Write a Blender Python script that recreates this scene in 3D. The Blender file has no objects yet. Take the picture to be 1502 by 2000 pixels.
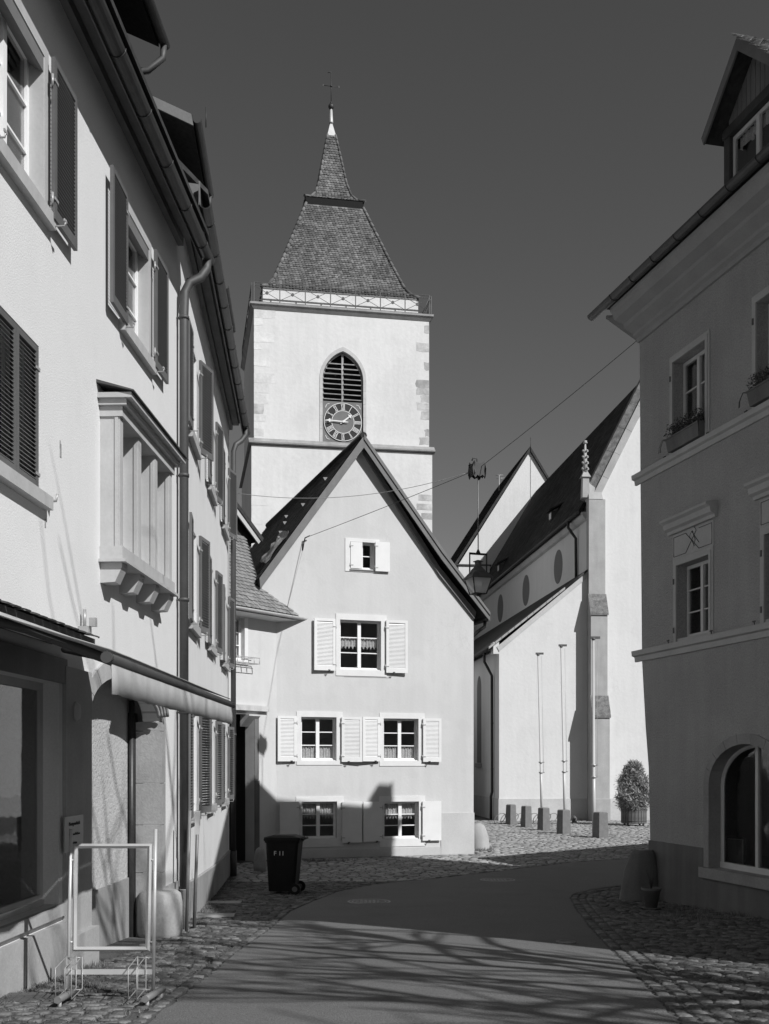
import bpy, bmesh, math, random
import numpy as np
from mathutils import Vector, Matrix
from mathutils.geometry import delaunay_2d_cdt
random.seed(7); rng = np.random.default_rng(7)
sc = bpy.context.scene
COL = sc.collection
R = math.radians

# ------------------------------------------------------------------ camera
F = 2170.0; HX = 751.0; HY = 1490.0; EYE = 1.65       # focal length and horizon in photo pixels (1502x2000)
cd = bpy.data.cameras.new("camera"); cam = bpy.data.objects.new("camera", cd); COL.objects.link(cam)
cd.sensor_fit = 'VERTICAL'; cd.sensor_height = 36.0; cd.lens = 36.0 * F / 2000.0
cd.shift_y = (HY - 1000.0) / 2000.0; cd.clip_start = 0.1; cd.clip_end = 3000
cam.location = (0, 0, EYE); cam.rotation_euler = (R(90), 0, 0); sc.camera = cam

# ------------------------------------------------------------------ light
LD = Vector((-1.0, 1.0, -1.12))                      # direction the sunlight travels
SUN_STRENGTH = 4.75; SKY_STRENGTH = 0.072
w = bpy.data.worlds.new("World"); sc.world = w; w.use_nodes = True
nt = w.node_tree; nt.nodes.clear()
sky = nt.nodes.new('ShaderNodeTexSky'); sky.sky_type = 'NISHITA'; sky.sun_disc = False
sky.sun_elevation = math.atan2(-LD.z, math.hypot(LD.x, LD.y)); sky.sun_rotation = math.atan2(-LD.x, -LD.y)
sky.altitude = 300; sky.air_density = 1.0; sky.dust_density = 0.3; sky.ozone_density = 1.6
sep = nt.nodes.new('ShaderNodeSeparateColor'); bg = nt.nodes.new('ShaderNodeBackground'); wo = nt.nodes.new('ShaderNodeOutputWorld')
nt.links.new(sky.outputs[0], sep.inputs[0]); nt.links.new(sep.outputs[0], bg.inputs[0])   # red-filtered black and white film
bg.inputs[1].default_value = SKY_STRENGTH; nt.links.new(bg.outputs[0], wo.inputs[0])
sl = bpy.data.lights.new("sun", 'SUN'); sl.energy = SUN_STRENGTH; sl.angle = R(0.55); sl.color = (1, 1, 1)
so = bpy.data.objects.new("sun", sl); COL.objects.link(so); so.rotation_euler = LD.to_track_quat('-Z', 'Y').to_euler()
vs = sc.view_settings; vs.view_transform = 'Standard'; vs.look = 'None'; vs.exposure = 0; vs.gamma = 1; vs.use_curve_mapping = False

# ------------------------------------------------------------------ materials
def mat(name, base, rough=0.8, big=0.0, bigs=1.0, fine=0.0, fines=40, bump=0.0, bumps=60, metal=0.0, spec=0.4, streak=0.0, dist=0.01, coat=0, patch=0.0, crack=0.0, ps=0.7):
    m = bpy.data.materials.new(name); m.use_nodes = True; n = m.node_tree.nodes; L = m.node_tree.links
    p = n['Principled BSDF']; p.inputs['Roughness'].default_value = rough; p.inputs['Metallic'].default_value = metal
    p.inputs['Specular IOR Level'].default_value = spec
    p.inputs['Base Color'].default_value = (base, base, base, 1)
    if coat: p.inputs['Coat Weight'].default_value = coat
    tc = n.new('ShaderNodeTexCoord'); val = None
    def noise(scale, detail=3, vec=None):
        t = n.new('ShaderNodeTexNoise'); t.inputs['Scale'].default_value = scale; t.inputs['Detail'].default_value = detail
        L.new(vec or tc.outputs['Object'], t.inputs['Vector']); return t.outputs['Fac']
    def add(a, src, amt):
        mr = n.new('ShaderNodeMapRange'); mr.inputs['From Min'].default_value = 0.3; mr.inputs['From Max'].default_value = 0.7
        mr.inputs['To Min'].default_value = 1 - amt; mr.inputs['To Max'].default_value = 1 + amt; L.new(src, mr.inputs['Value'])
        mu = n.new('ShaderNodeMath'); mu.operation = 'MULTIPLY'
        if a is None: mu.inputs[0].default_value = base
        else: L.new(a, mu.inputs[0])
        L.new(mr.outputs[0], mu.inputs[1]); return mu.outputs[0]
    if big: val = add(val, noise(bigs, 5), big)
    if fine: val = add(val, noise(fines, 4), fine)
    if patch:
        for sc_, sd in ((ps, .50), (ps * 2.3, .58)):
            f = noise(sc_, 2); mr = n.new('ShaderNodeMapRange'); mr.inputs['From Min'].default_value = sd; mr.inputs['From Max'].default_value = sd + .05
            mr.inputs['To Min'].default_value = 1.0; mr.inputs['To Max'].default_value = 1 - patch; L.new(f, mr.inputs['Value'])
            mu = n.new('ShaderNodeMath'); mu.operation = 'MULTIPLY'
            if val is None: mu.inputs[0].default_value = base
            else: L.new(val, mu.inputs[0])
            L.new(mr.outputs[0], mu.inputs[1]); val = mu.outputs[0]
    if crack:
        vo = n.new('ShaderNodeTexVoronoi'); vo.feature = 'DISTANCE_TO_EDGE'; vo.inputs['Scale'].default_value = .55
        wv = n.new('ShaderNodeTexNoise'); wv.inputs['Scale'].default_value = 2.2; wv.inputs['Detail'].default_value = 6; L.new(tc.outputs['Object'], wv.inputs['Vector'])
        ad = n.new('ShaderNodeVectorMath'); ad.operation = 'ADD'; L.new(tc.outputs['Object'], ad.inputs[0]); L.new(wv.outputs['Color'], ad.inputs[1]); L.new(ad.outputs[0], vo.inputs['Vector'])
        m1 = n.new('ShaderNodeMapRange'); m1.inputs['From Max'].default_value = .012; m1.inputs['To Min'].default_value = 1.0; m1.inputs['To Max'].default_value = 0.0; L.new(vo.outputs['Distance'], m1.inputs['Value'])
        m2 = n.new('ShaderNodeMapRange'); m2.inputs['From Min'].default_value = .54; m2.inputs['From Max'].default_value = .62; L.new(noise(.45, 2), m2.inputs['Value'])
        m3 = n.new('ShaderNodeMath'); m3.operation = 'MULTIPLY'; L.new(m1.outputs[0], m3.inputs[0]); L.new(m2.outputs[0], m3.inputs[1])
        m4 = n.new('ShaderNodeMath'); m4.operation = 'MULTIPLY_ADD'; L.new(m3.outputs[0], m4.inputs[0]); m4.inputs[1].default_value = -crack; m4.inputs[2].default_value = 1
        m5 = n.new('ShaderNodeMath'); m5.operation = 'MULTIPLY'; L.new(val, m5.inputs[0]); L.new(m4.outputs[0], m5.inputs[1]); val = m5.outputs[0]
    if streak:
        mp = n.new('ShaderNodeMapping'); mp.inputs['Scale'].default_value = (3.0, 3.0, 0.25); L.new(tc.outputs['Object'], mp.inputs['Vector'])
        val = add(val, noise(1.6, 5, mp.outputs[0]), streak)
    if val is not None:
        cc = n.new('ShaderNodeCombineColor')
        for i in range(3): L.new(val, cc.inputs[i])
        L.new(cc.outputs[0], p.inputs['Base Color'])
    if bump:
        b = n.new('ShaderNodeBump'); b.inputs['Strength'].default_value = bump; b.inputs['Distance'].default_value = dist
        L.new(noise(bumps, 4), b.inputs['Height']); L.new(b.outputs[0], p.inputs['Normal'])
    return m
def add_random(m, amt, base):
    """per-island tone variation for tiles and stones"""
    n = m.node_tree.nodes; L = m.node_tree.links; p = n['Principled BSDF']
    g = n.new('ShaderNodeNewGeometry'); oi = n.new('ShaderNodeObjectInfo'); ad = n.new('ShaderNodeMath'); ad.operation = 'ADD'
    L.new(g.outputs['Random Per Island'], ad.inputs[0]); L.new(oi.outputs['Random'], ad.inputs[1])
    fr = n.new('ShaderNodeMath'); fr.operation = 'FRACT'; L.new(ad.outputs[0], fr.inputs[0])
    mr = n.new('ShaderNodeMapRange'); mr.inputs['To Min'].default_value = 1 - amt; mr.inputs['To Max'].default_value = 1 + amt; L.new(fr.outputs[0], mr.inputs['Value'])
    src = p.inputs['Base Color'].links[0].from_socket if p.inputs['Base Color'].links else None
    mx = n.new('ShaderNodeVectorMath'); mx.operation = 'SCALE'
    if src: L.new(src, mx.inputs[0])
    else: mx.inputs[0].default_value = (base, base, base)
    L.new(mr.outputs[0], mx.inputs['Scale']); L.new(mx.outputs[0], p.inputs['Base Color'])
    return m
M = {}
M['plaster_left'] = mat('roughcast_plaster_cream', 0.68, 0.9, 0.03, 0.7, 0.05, 55, 0.4, 70, streak=0.01, dist=0.010, patch=0.02)
M['plaster_row'] = mat('plaster_row_house', 0.67, 0.9, 0.03, 0.6, 0.03, 40, 0.35, 60, streak=0.02, patch=0.025, dist=0.01)
M['plaster_gable'] = mat('smooth_plaster_gable', 0.56, 0.9, 0.03, 0.5, 0.02, 22, 0.3, 14, streak=0.03, patch=0.03, crack=.07)
M['plaster_tower'] = mat('plaster_tower', 0.66, 0.9, 0.05, 0.25, 0.03, 7, 0.5, 5, streak=0.035, patch=0.035, ps=.35, dist=.02)
M['plaster_church'] = mat('plaster_church', 0.66, 0.9, 0.03, 0.3, 0.02, 9, 0.35, 7, streak=0.03, patch=0.03, crack=.07, ps=.3, dist=.02)
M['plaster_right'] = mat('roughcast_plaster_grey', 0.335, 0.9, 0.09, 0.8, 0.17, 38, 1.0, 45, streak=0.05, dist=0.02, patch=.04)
M['plinth'] = mat('plinth_plaster', 0.30, 0.9, 0.12, 1.5, 0.05, 40, 0.5, 60, streak=0.1)
M['plinth_gable'] = mat('plinth_plaster_gable', 0.50, 0.9, 0.08, 1.2, 0.04, 30, 0.3, 40)
M['plinth_church'] = mat('plinth_church', 0.50, 0.9, 0.10, 1.0, 0.05, 12, 0.3, 14)
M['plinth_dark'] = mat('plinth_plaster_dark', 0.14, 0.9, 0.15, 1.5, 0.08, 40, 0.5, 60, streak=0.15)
M['stone_light'] = mat('light_sandstone', 0.37, 0.85, 0.10, 2.0, 0.06, 30, 0.3, 50, streak=0.06)
M['stone_mid'] = mat('grey_sandstone', 0.30, 0.85, 0.15, 2.0, 0.08, 25, 0.4, 40, streak=0.08)
M['stone_quoin'] = add_random(mat('weathered_quoin_stone', 0.44, 0.9, 0.35, 1.8, 0.10, 9, 0.4, 10), 0.18, 0.52)
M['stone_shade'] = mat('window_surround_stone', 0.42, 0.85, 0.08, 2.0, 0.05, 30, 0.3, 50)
M['stone_belfry'] = mat('belfry_stone', 0.50, 0.85, 0.12, 2.0, 0.05, 12, 0.3, 20)
M['weathering'] = mat('mossy_weathering_stone', 0.17, 0.95, 0.35, 6, 0.3, 30, 0.8, 30)
M['cornice_grey'] = mat('cornice_paint_grey', 0.30, 0.85, 0.08, 2.0, 0.04, 30, 0.2, 50)
M['stone_faint'] = add_random(mat('whitewashed_quoin_stone', 0.66, 0.9, 0.12, 2.5, 0.08, 9, 0.4, 10), 0.08, 0.66)
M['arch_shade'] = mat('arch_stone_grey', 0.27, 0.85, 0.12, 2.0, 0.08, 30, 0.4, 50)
M['cover_iron'] = mat('worn_cover_iron', 0.24, 0.6, 0.2, 8, 0.2, 60, 0.4, 60)
M['plaster_recess_shaded'] = mat('rough_recess_plaster_dappled', 0.46, 0.95, 0.08, 1.0, 0.08, 40, 0.9, 30, dist=0.02, patch=.03)  # darker tone paints the tree's dappled shade into the niche wall
M['granite'] = mat('granite_post', 0.16, 0.85, 0.12, 6, 0.18, 60, 0.5, 60)
M['wood_grey'] = mat('painted_wood_grey', 0.16, 0.7, 0.10, 3, 0.05, 30, 0.2, 30, streak=0.1)
M['wood_oriel'] = mat('painted_wood_oriel', 0.42, 0.65, 0.06, 3, 0.03, 30, 0.15, 30, streak=0.08)
M['wood_dark'] = mat('dark_boards', 0.05, 0.8, 0.2, 4, 0.1, 40, 0.4, 30, streak=0.2)
M['wood_pale'] = mat('pale_weathered_wood', 0.50, 0.8, 0.12, 3, 0.06, 30, 0.3, 30, streak=0.1)
M['shutter_dark'] = mat('shutter_paint_grey', 0.115, 0.5, 0.10, 4, 0.04, 40, 0.1, 50)
M['shutter_row'] = mat('shutter_paint_row', 0.12, 0.55, 0.10, 4, 0.04, 40, 0.1, 50)
M['shutter_white'] = mat('shutter_paint_white', 0.72, 0.6, 0.04, 3, 0.02, 40, 0.05, 50)
M['white'] = mat('window_paint_white', 0.80, 0.5, 0.03, 3)
M['white_trim'] = mat('trim_white', 0.68, 0.7, 0.05, 3, 0.02, 40, 0.1, 50)
M['frame_shade'] = mat('window_paint_cream', 0.55, 0.55, 0.05, 3)
M['metal_dark'] = mat('dark_zinc', 0.05, 0.42, 0.2, 5, 0.1, 40, metal=0.3, spec=0.5)
M['zinc'] = mat('zinc_pipe', 0.085, 0.6, 0.12, 3, 0.06, 30, metal=0.4, spec=0.5, streak=0.1)
M['zinc_light'] = mat('zinc_light', 0.36, 0.5, 0.15, 4, 0.06, 30, metal=0.3)
M['gutter_light'] = mat('pale_gutter', 0.55, 0.6, 0.12, 3, 0.06, 30)
M['steel'] = mat('galvanised_steel', 0.42, 0.4, 0.08, 5, 0.05, 50, metal=0.3, spec=0.5)
M['steel_grey'] = mat('grey_steel_post', 0.20, 0.55, 0.15, 6, 0.05, 50, metal=0.3)
M['alu'] = mat('anodised_aluminium', 0.6, 0.35, 0.05, 5, metal=0.35, spec=0.5)
M['iron'] = mat('black_iron', 0.03, 0.55, 0.2, 8, spec=0.5)
M['iron_grey'] = mat('iron_grey', 0.10, 0.6, 0.2, 8)
M['pole_white'] = mat('white_pole', 0.5, 0.35, 0.04, 3, spec=0.5)
M['black'] = mat('black_interior', 0.012, 0.9)
M['interior'] = mat('dim_interior', 0.05, 0.9, 0.2, 1)
M['bin'] = mat('black_plastic', 0.009, 0.65, 0.2, 6, 0.1, 40, 0.1, 60, spec=0.15)
M['cloth'] = mat('awning_cloth', 0.34, 0.85, 0.10, 3, 0.04, 60, 0.15, 120, streak=0.12)
M['cloth_under'] = mat('awning_bar_paint', 0.05, 0.6, 0.1, 3)
M['tile_dark'] = add_random(mat('roof_tile_dark', 0.045, 0.9, 0.3, 1.2, 0.25, 14, 0.4, 20, spec=0.2), 0.5, 0.05)
M['tile_tower'] = add_random(mat('roof_tile_tower', 0.135, 0.85, 0.25, 0.9, 0.2, 5, 0.3, 12, spec=0.2), 0.36, 0.135)
M['tile_gable'] = add_random(mat('roof_tile_gable', 0.08, 0.85, 0.3, 1.5, 0.25, 14, 0.4, 20, spec=0.4), 0.5, 0.08)
M['tile_link'] = add_random(mat('roof_tile_link', 0.24, 0.85, 0.25, 2.0, 0.2, 18, 0.4, 30), 0.22, 0.24)
M['mortar'] = mat('rough_mortar', 0.5, 0.95, 0.3, 5, 0.3, 25, 1.0, 25, dist=0.03)
M['lead'] = mat('lead_sheet', 0.50, 0.5, 0.1, 3, metal=0.2)
M['clock_panel'] = mat('clock_panel', 0.16, 0.7, 0.15, 2, 0.05, 20)
M['clock_dark'] = mat('clock_ring_dark', 0.012, 0.6)
M['gilt'] = mat('gilt_paint', 0.72, 0.45, spec=0.5)
M['louvre'] = mat('weathered_louvre', 0.34, 0.85, 0.25, 2, 0.15, 12, 0.3, 14)
M['oval'] = mat('painted_oval_grey', 0.17, 0.9, 0.05, 2)
M['asphalt'] = mat('asphalt', 0.155, 0.9, 0.12, 0.5, 0.30, 70, 0.9, 90, spec=0.2, dist=0.012, patch=.05, ps=.5, crack=0.0)
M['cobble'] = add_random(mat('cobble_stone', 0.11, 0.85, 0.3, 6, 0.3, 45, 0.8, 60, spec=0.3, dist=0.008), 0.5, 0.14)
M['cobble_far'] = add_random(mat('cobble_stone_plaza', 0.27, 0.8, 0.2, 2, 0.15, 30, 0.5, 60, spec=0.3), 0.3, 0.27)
M['soil'] = mat('joint_soil', 0.085, 0.95, 0.3, 2, 0.3, 60, 1.0, 60, dist=0.02)
M['slab'] = mat('concrete_slab', 0.30, 0.9, 0.1, 3, 0.1, 50, 0.4, 60)
M['leaf'] = add_random(mat('evergreen_leaf', 0.27, 0.5, 0.3, 8, spec=0.6), 0.7, 0.20)
M['leaf_dark'] = add_random(mat('box_plant_leaf', 0.06, 0.6), 0.5, 0.06)
M['grass'] = add_random(mat('weed_blade', 0.14, 0.7), 0.5, 0.14)
M['bark'] = mat('bark', 0.10, 0.9, 0.3, 4, 0.2, 30, 0.6, 30)
M['tub'] = mat('tub_wood', 0.12, 0.85, 0.25, 5, 0.1, 40, 0.4, 40)
M['clay'] = mat('clay_pot', 0.12, 0.85, 0.1, 6)
M['sign'] = mat('enamel_sign', 0.42, 0.4, 0.1, 5)
M['ink'] = mat('dark_print', 0.04, 0.7)
M['paper'] = mat('label_paper', 0.5, 0.7)
M['lace'] = mat('lace_cloth', 0.75, 0.9, 0.2, 20, 0.2, 90)
M['sheer'] = mat('sheer_curtain', 0.45, 0.9, 0.1, 10)
M['lamp_glass'] = mat('frosted_lamp_glass', 0.50, 0.35, 0.1, 6, spec=0.5)
def glass_mat():
    m = bpy.data.materials.new('window_glass'); m.use_nodes = True; n = m.node_tree.nodes; L = m.node_tree.links; n.clear()
    o = n.new('ShaderNodeOutputMaterial'); mx = n.new('ShaderNodeMixShader'); tr = n.new('ShaderNodeBsdfTransparent'); gl = n.new('ShaderNodeBsdfGlossy')
    lw = n.new('ShaderNodeLayerWeight'); lw.inputs['Blend'].default_value = 0.5; pw = n.new('ShaderNodeMath'); pw.operation = 'POWER'; pw.inputs[1].default_value = 5.5; L.new(lw.outputs['Facing'], pw.inputs[0])
    fr = n.new('ShaderNodeMapRange'); fr.inputs['To Min'].default_value = 0.045; L.new(pw.outputs[0], fr.inputs['Value']); gl.inputs['Roughness'].default_value = 0.03
    tc = n.new('ShaderNodeTexCoord'); no = n.new('ShaderNodeTexNoise'); no.inputs['Scale'].default_value = 2.5; bp = n.new('ShaderNodeBump'); bp.inputs['Strength'].default_value = 0.12; bp.inputs['Distance'].default_value = 0.02
    L.new(tc.outputs['Object'], no.inputs['Vector']); L.new(no.outputs['Fac'], bp.inputs['Height']); L.new(bp.outputs[0], gl.inputs['Normal'])
    tr.inputs[0].default_value = (.82, .82, .82, 1); gl.inputs[0].default_value = (.95, .95, .95, 1)
    L.new(fr.outputs[0], mx.inputs[0]); L.new(tr.outputs[0], mx.inputs[1]); L.new(gl.outputs[0], mx.inputs[2]); L.new(mx.outputs[0], o.inputs[0]); return m
M['glass'] = glass_mat()
def lamp_glass():
    m = bpy.data.materials.new('milky_lantern_glass'); m.use_nodes = True; n = m.node_tree.nodes; L = m.node_tree.links; n.clear()
    o = n.new('ShaderNodeOutputMaterial'); a = n.new('ShaderNodeMixShader'); b = n.new('ShaderNodeMixShader'); tr = n.new('ShaderNodeBsdfTransparent'); tl = n.new('ShaderNodeBsdfTranslucent'); df = n.new('ShaderNodeBsdfDiffuse')
    tl.inputs[0].default_value = (.9, .9, .9, 1); df.inputs[0].default_value = (.8, .8, .8, 1); tr.inputs[0].default_value = (.9, .9, .9, 1); a.inputs[0].default_value = .5; b.inputs[0].default_value = .6
    L.new(tl.outputs[0], a.inputs[1]); L.new(df.outputs[0], a.inputs[2]); L.new(a.outputs[0], b.inputs[1]); L.new(tr.outputs[0], b.inputs[2]); L.new(b.outputs[0], o.inputs[0]); return m
M['lamp_glass'] = lamp_glass()

# ------------------------------------------------------------------ object helpers
def tag(o, label=None, cat=None, group=None, kind=None):
    if label: o['label'] = label
    if cat: o['category'] = cat
    if group: o['group'] = group
    if kind: o['kind'] = kind
    return o
def empty(name, loc, rz=0.0, label=None, cat=None, group=None):
    o = bpy.data.objects.new(name, None); o.empty_display_size = 0.2; COL.objects.link(o)
    o.location = loc; o.rotation_euler = (0, 0, rz); return tag(o, label, cat, group)
class MB:
    def __init__(s): s.v = []; s.f = []; s.sm = []
    def add(s, vs, fs, smooth=False):
        b = len(s.v); s.v += [tuple(p) for p in vs]; s.f += [tuple(b + i for i in f) for f in fs]; s.sm += [smooth] * len(fs); return s
    def box(s, x0, x1, y0, y1, z0, z1):
        if x0 > x1: x0, x1 = x1, x0
        if y0 > y1: y0, y1 = y1, y0
        if z0 > z1: z0, z1 = z1, z0
        v = [(x, y, z) for z in (z0, z1) for y in (y0, y1) for x in (x0, x1)]
        return s.add(v, [(0, 2, 3, 1), (4, 5, 7, 6), (0, 1, 5, 4), (2, 6, 7, 3), (0, 4, 6, 2), (1, 3, 7, 5)])
    def fb(s, s0, s1, d0, d1, z0, z1): return s.box(s0, s1, -d1, -d0, z0, z1)      # d = outward
    def prism(s, poly, y0, y1):
        """polygon in (x,z) extruded along y"""
        a = sum(poly[i][0] * poly[(i + 1) % len(poly)][1] - poly[(i + 1) % len(poly)][0] * poly[i][1] for i in range(len(poly)))
        if a < 0: poly = poly[::-1]
        if y0 > y1: y0, y1 = y1, y0
        n = len(poly); v = [(p[0], y0, p[1]) for p in poly] + [(p[0], y1, p[1]) for p in poly]
        return s.add(v, [tuple(range(n)), tuple(range(2 * n - 1, n - 1, -1))] + [(i, n + i, n + (i + 1) % n, (i + 1) % n) for i in range(n)])
    def extr(s, prof, x0, x1):
        """profile in (y,z) extruded along x"""
        a = sum(prof[i][0] * prof[(i + 1) % len(prof)][1] - prof[(i + 1) % len(prof)][0] * prof[i][1] for i in range(len(prof)))
        if a < 0: prof = prof[::-1]
        if x0 > x1: x0, x1 = x1, x0
        n = len(prof); v = [(x0, p[0], p[1]) for p in prof] + [(x1, p[0], p[1]) for p in prof]
        return s.add(v, [tuple(range(n - 1, -1, -1)), tuple(range(n, 2 * n))] + [(i, (i + 1) % n, n + (i + 1) % n, n + i) for i in range(n)])
    def hull(s, bot, top):
        """loft between two equal-length loops, capped"""
        n = len(bot); return s.add(list(bot) + list(top), [tuple(range(n - 1, -1, -1)), tuple(range(n, 2 * n))] + [(i, (i + 1) % n, n + (i + 1) % n, n + i) for i in range(n)])
    def tube(s, pts, r, n=8, smooth=True):
        pts = [Vector(p) for p in pts]; rs = r if isinstance(r, (list, tuple)) else [r] * len(pts)
        v = []; up = None
        for i, p in enumerate(pts):
            t = (pts[min(i + 1, len(pts) - 1)] - pts[max(i - 1, 0)]).normalized()
            if up is None:
                up = Vector((0, 0, 1)) if abs(t.z) < 0.9 else Vector((1, 0, 0))
            a = (up - t * up.dot(t)).normalized(); up = a; b = t.cross(a)
            for k in range(n):
                an = 2 * math.pi * k / n; v.append(p + (a * math.cos(an) + b * math.sin(an)) * rs[i])
        f = [(i * n + k, i * n + (k + 1) % n, (i + 1) * n + (k + 1) % n, (i + 1) * n + k) for i in range(len(pts) - 1) for k in range(n)]
        s.add(v, f, smooth); b0 = len(s.v) - len(v)
        s.f += [tuple(b0 + k for k in range(n - 1, -1, -1)), tuple(b0 + (len(pts) - 1) * n + k for k in range(n))]; s.sm += [False, False]; return s
    def lathe(s, prof, n=16, c=(0, 0, 0), smooth=True):
        v = [(c[0] + r * math.cos(2 * math.pi * k / n), c[1] + r * math.sin(2 * math.pi * k / n), c[2] + z) for r, z in prof for k in range(n)]
        f = [(i * n + k, i * n + (k + 1) % n, (i + 1) * n + (k + 1) % n, (i + 1) * n + k) for i in range(len(prof) - 1) for k in range(n)]
        s.add(v, f, smooth); b0 = len(s.v) - len(v)
        s.f += [tuple(b0 + k for k in range(n - 1, -1, -1)), tuple(b0 + (len(prof) - 1) * n + k for k in range(n))]; s.sm += [False, False]; return s
    def halfpipe(s, x0, x1, y, z, r, n=8, th=0.008):
        """half-round gutter along x"""
        o = [(y + r * math.cos(math.pi + math.pi * k / n), z + r * math.sin(math.pi + math.pi * k / n)) for k in range(n + 1)]
        i_ = [(y + (r - th) * math.cos(2 * math.pi - math.pi * k / n), z + (r - th) * math.sin(2 * math.pi - math.pi * k / n)) for k in range(n + 1)]
        return s.extr(o + i_, x0, x1)
    def mesh(s, name, m):
        me = bpy.data.meshes.new(name); me.from_pydata(s.v, [], s.f); me.materials.append(m)
        me.polygons.foreach_set('use_smooth', s.sm); me.update(); return me
    def build(s, name, m, parent=None, loc=(0, 0, 0), rz=0.0, kind=None):
        me = s.mesh(name, m); o = bpy.data.objects.new(name, me); COL.objects.link(o); o.location = loc; o.rotation_euler = (0, 0, rz)
        if parent: o.parent = parent
        if kind: o['kind'] = kind
        return o
def inst(me, name, parent, loc=(0, 0, 0), rot=(0, 0, 0)):
    o = bpy.data.objects.new(name, me); COL.objects.link(o); o.location = loc; o.rotation_euler = rot
    if parent: o.parent = parent
    return o
def text_mesh(body, size, m, depth=0.002, align='CENTER'):
    cu = bpy.data.curves.new('lettering', 'FONT'); cu.body = body; cu.size = size; cu.extrude = depth; cu.align_x = align; cu.align_y = 'CENTER'
    ob = bpy.data.objects.new('lettering', cu); COL.objects.link(ob); dg = bpy.context.evaluated_depsgraph_get(); dg.update()
    me = bpy.data.meshes.new_from_object(ob.evaluated_get(dg)); bpy.data.objects.remove(ob); me.materials.clear(); me.materials.append(m); return me

# ------------------------------------------------------------------ ground height
_gy = np.array([-400, 0, 5, 7, 8.4, 10.7, 14.35, 17, 20.5, 25, 34, 50, 100, 1200.0]); _gz = -np.array([0, 0, 0, .04, .12, .29, .49, .62, .74, .77, .79, .82, .84, .9])
_ys = np.arange(-6, 90, .1); _zs = np.interp(_ys, _gy, _gz); _k = np.ones(15) / 15; _zs = np.convolve(np.pad(_zs, 7, 'edge'), _k, 'valid')
def g(Y): return float(np.interp(Y, _ys, _zs)) if -6 < Y < 89 else float(np.interp(Y, _gy, _gz))
def gp(px, py):
    """ground point seen at a photo pixel"""
    Y = 12.0
    for _ in range(60): Y = 0.5 * Y + 0.5 * F * (EYE - g(Y)) / (py - HY)
    return ((px - HX) / F * Y, Y)
def G3(px, py): x, y = gp(px, py); return Vector((x, y, g(y)))

# ------------------------------------------------------------------ facade frames
class Fr:
    """x = along the facade to the right, y = into the building, z up, measured from base zb"""
    def __init__(s, O, u, zb):
        l = math.hypot(*u); s.O = O; s.u = (u[0] / l, u[1] / l); s.i = (-s.u[1], s.u[0]); s.zb = zb; s.rz = math.atan2(s.u[1], s.u[0])
    def P(s, px, py, d=0.0):
        rx = (px - HX) / F; ry = 1.0; rz = (HY - py) / F
        ox = s.O[0] - d * s.i[0]; oy = s.O[1] - d * s.i[1]
        t = (ox * s.i[0] + oy * s.i[1]) / (rx * s.i[0] + ry * s.i[1])
        return ((t * rx - ox) * s.u[0] + (t * ry - oy) * s.u[1], EYE + t * rz - s.zb)
    def W(s, x, d, z): return Vector((s.O[0] + s.u[0] * x - s.i[0] * d, s.O[1] + s.u[1] * x - s.i[1] * d, s.zb + z))
    def rect(s, x0, y0, x1, y1, d=0.0):
        a = s.P(x0, y0, d); b = s.P(x1, y1, d); return (a[0], b[0], b[1], a[1])       # s0,s1,z0,z1 (left-top px to right-bottom px)
    def root(s, name, label, cat, group=None): return empty(name, (s.O[0], s.O[1], s.zb), s.rz, label, cat, group)
    def sY(s, Y): return (Y - s.O[1]) / s.u[1]

def holes_wall(outer, holes, y=0.0, reveal=0.15, back=None):
    """flat wall with openings (each hole a list of points), reveals run inward"""
    vs = []; es = []; loops = []
    for lp in [outer] + holes:
        b = len(vs); vs += [Vector((p[0], p[1])) for p in lp]; es += [(b + i, b + (i + 1) % len(lp)) for i in range(len(lp))]; loops.append((b, len(lp)))
    r = delaunay_2d_cdt(vs, es, [], 0, 1e-5); V, FC = r[0], r[2]
    def inside(p, poly):
        c = False; j = len(poly) - 1
        for i in range(len(poly)):
            if (poly[i][1] > p[1]) != (poly[j][1] > p[1]) and p[0] < (poly[j][0] - poly[i][0]) * (p[1] - poly[i][1]) / (poly[j][1] - poly[i][1]) + poly[i][0]: c = not c
            j = i
        return c
    mb = MB(); fs = []
    for f in FC:
        c = sum((V[i] for i in f), Vector((0, 0))) / len(f)
        if inside(c, outer) and not any(inside(c, h) for h in holes):
            a = V[f[0]]; b = V[f[1]]; d = V[f[2]]
            fs.append(tuple(f) if (b - a).cross(d - a) > 0 else tuple(reversed(f)))
    mb.add([(v[0], y, v[1]) for v in V], fs)
    for h in holes:
        n = len(h); a = sum(h[i][0] * h[(i + 1) % n][1] - h[(i + 1) % n][0] * h[i][1] for i in range(n)); h = h if a > 0 else h[::-1]
        mb.add([(p[0], y, p[1]) for p in h] + [(p[0], y + reveal, p[1]) for p in h], [(i, n + i, n + (i + 1) % n, (i + 1) % n)[::-1] for i in range(n)])
    return mb
def rh(r): return [(r[0], r[2]), (r[1], r[2]), (r[1], r[3]), (r[0], r[3])]

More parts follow.
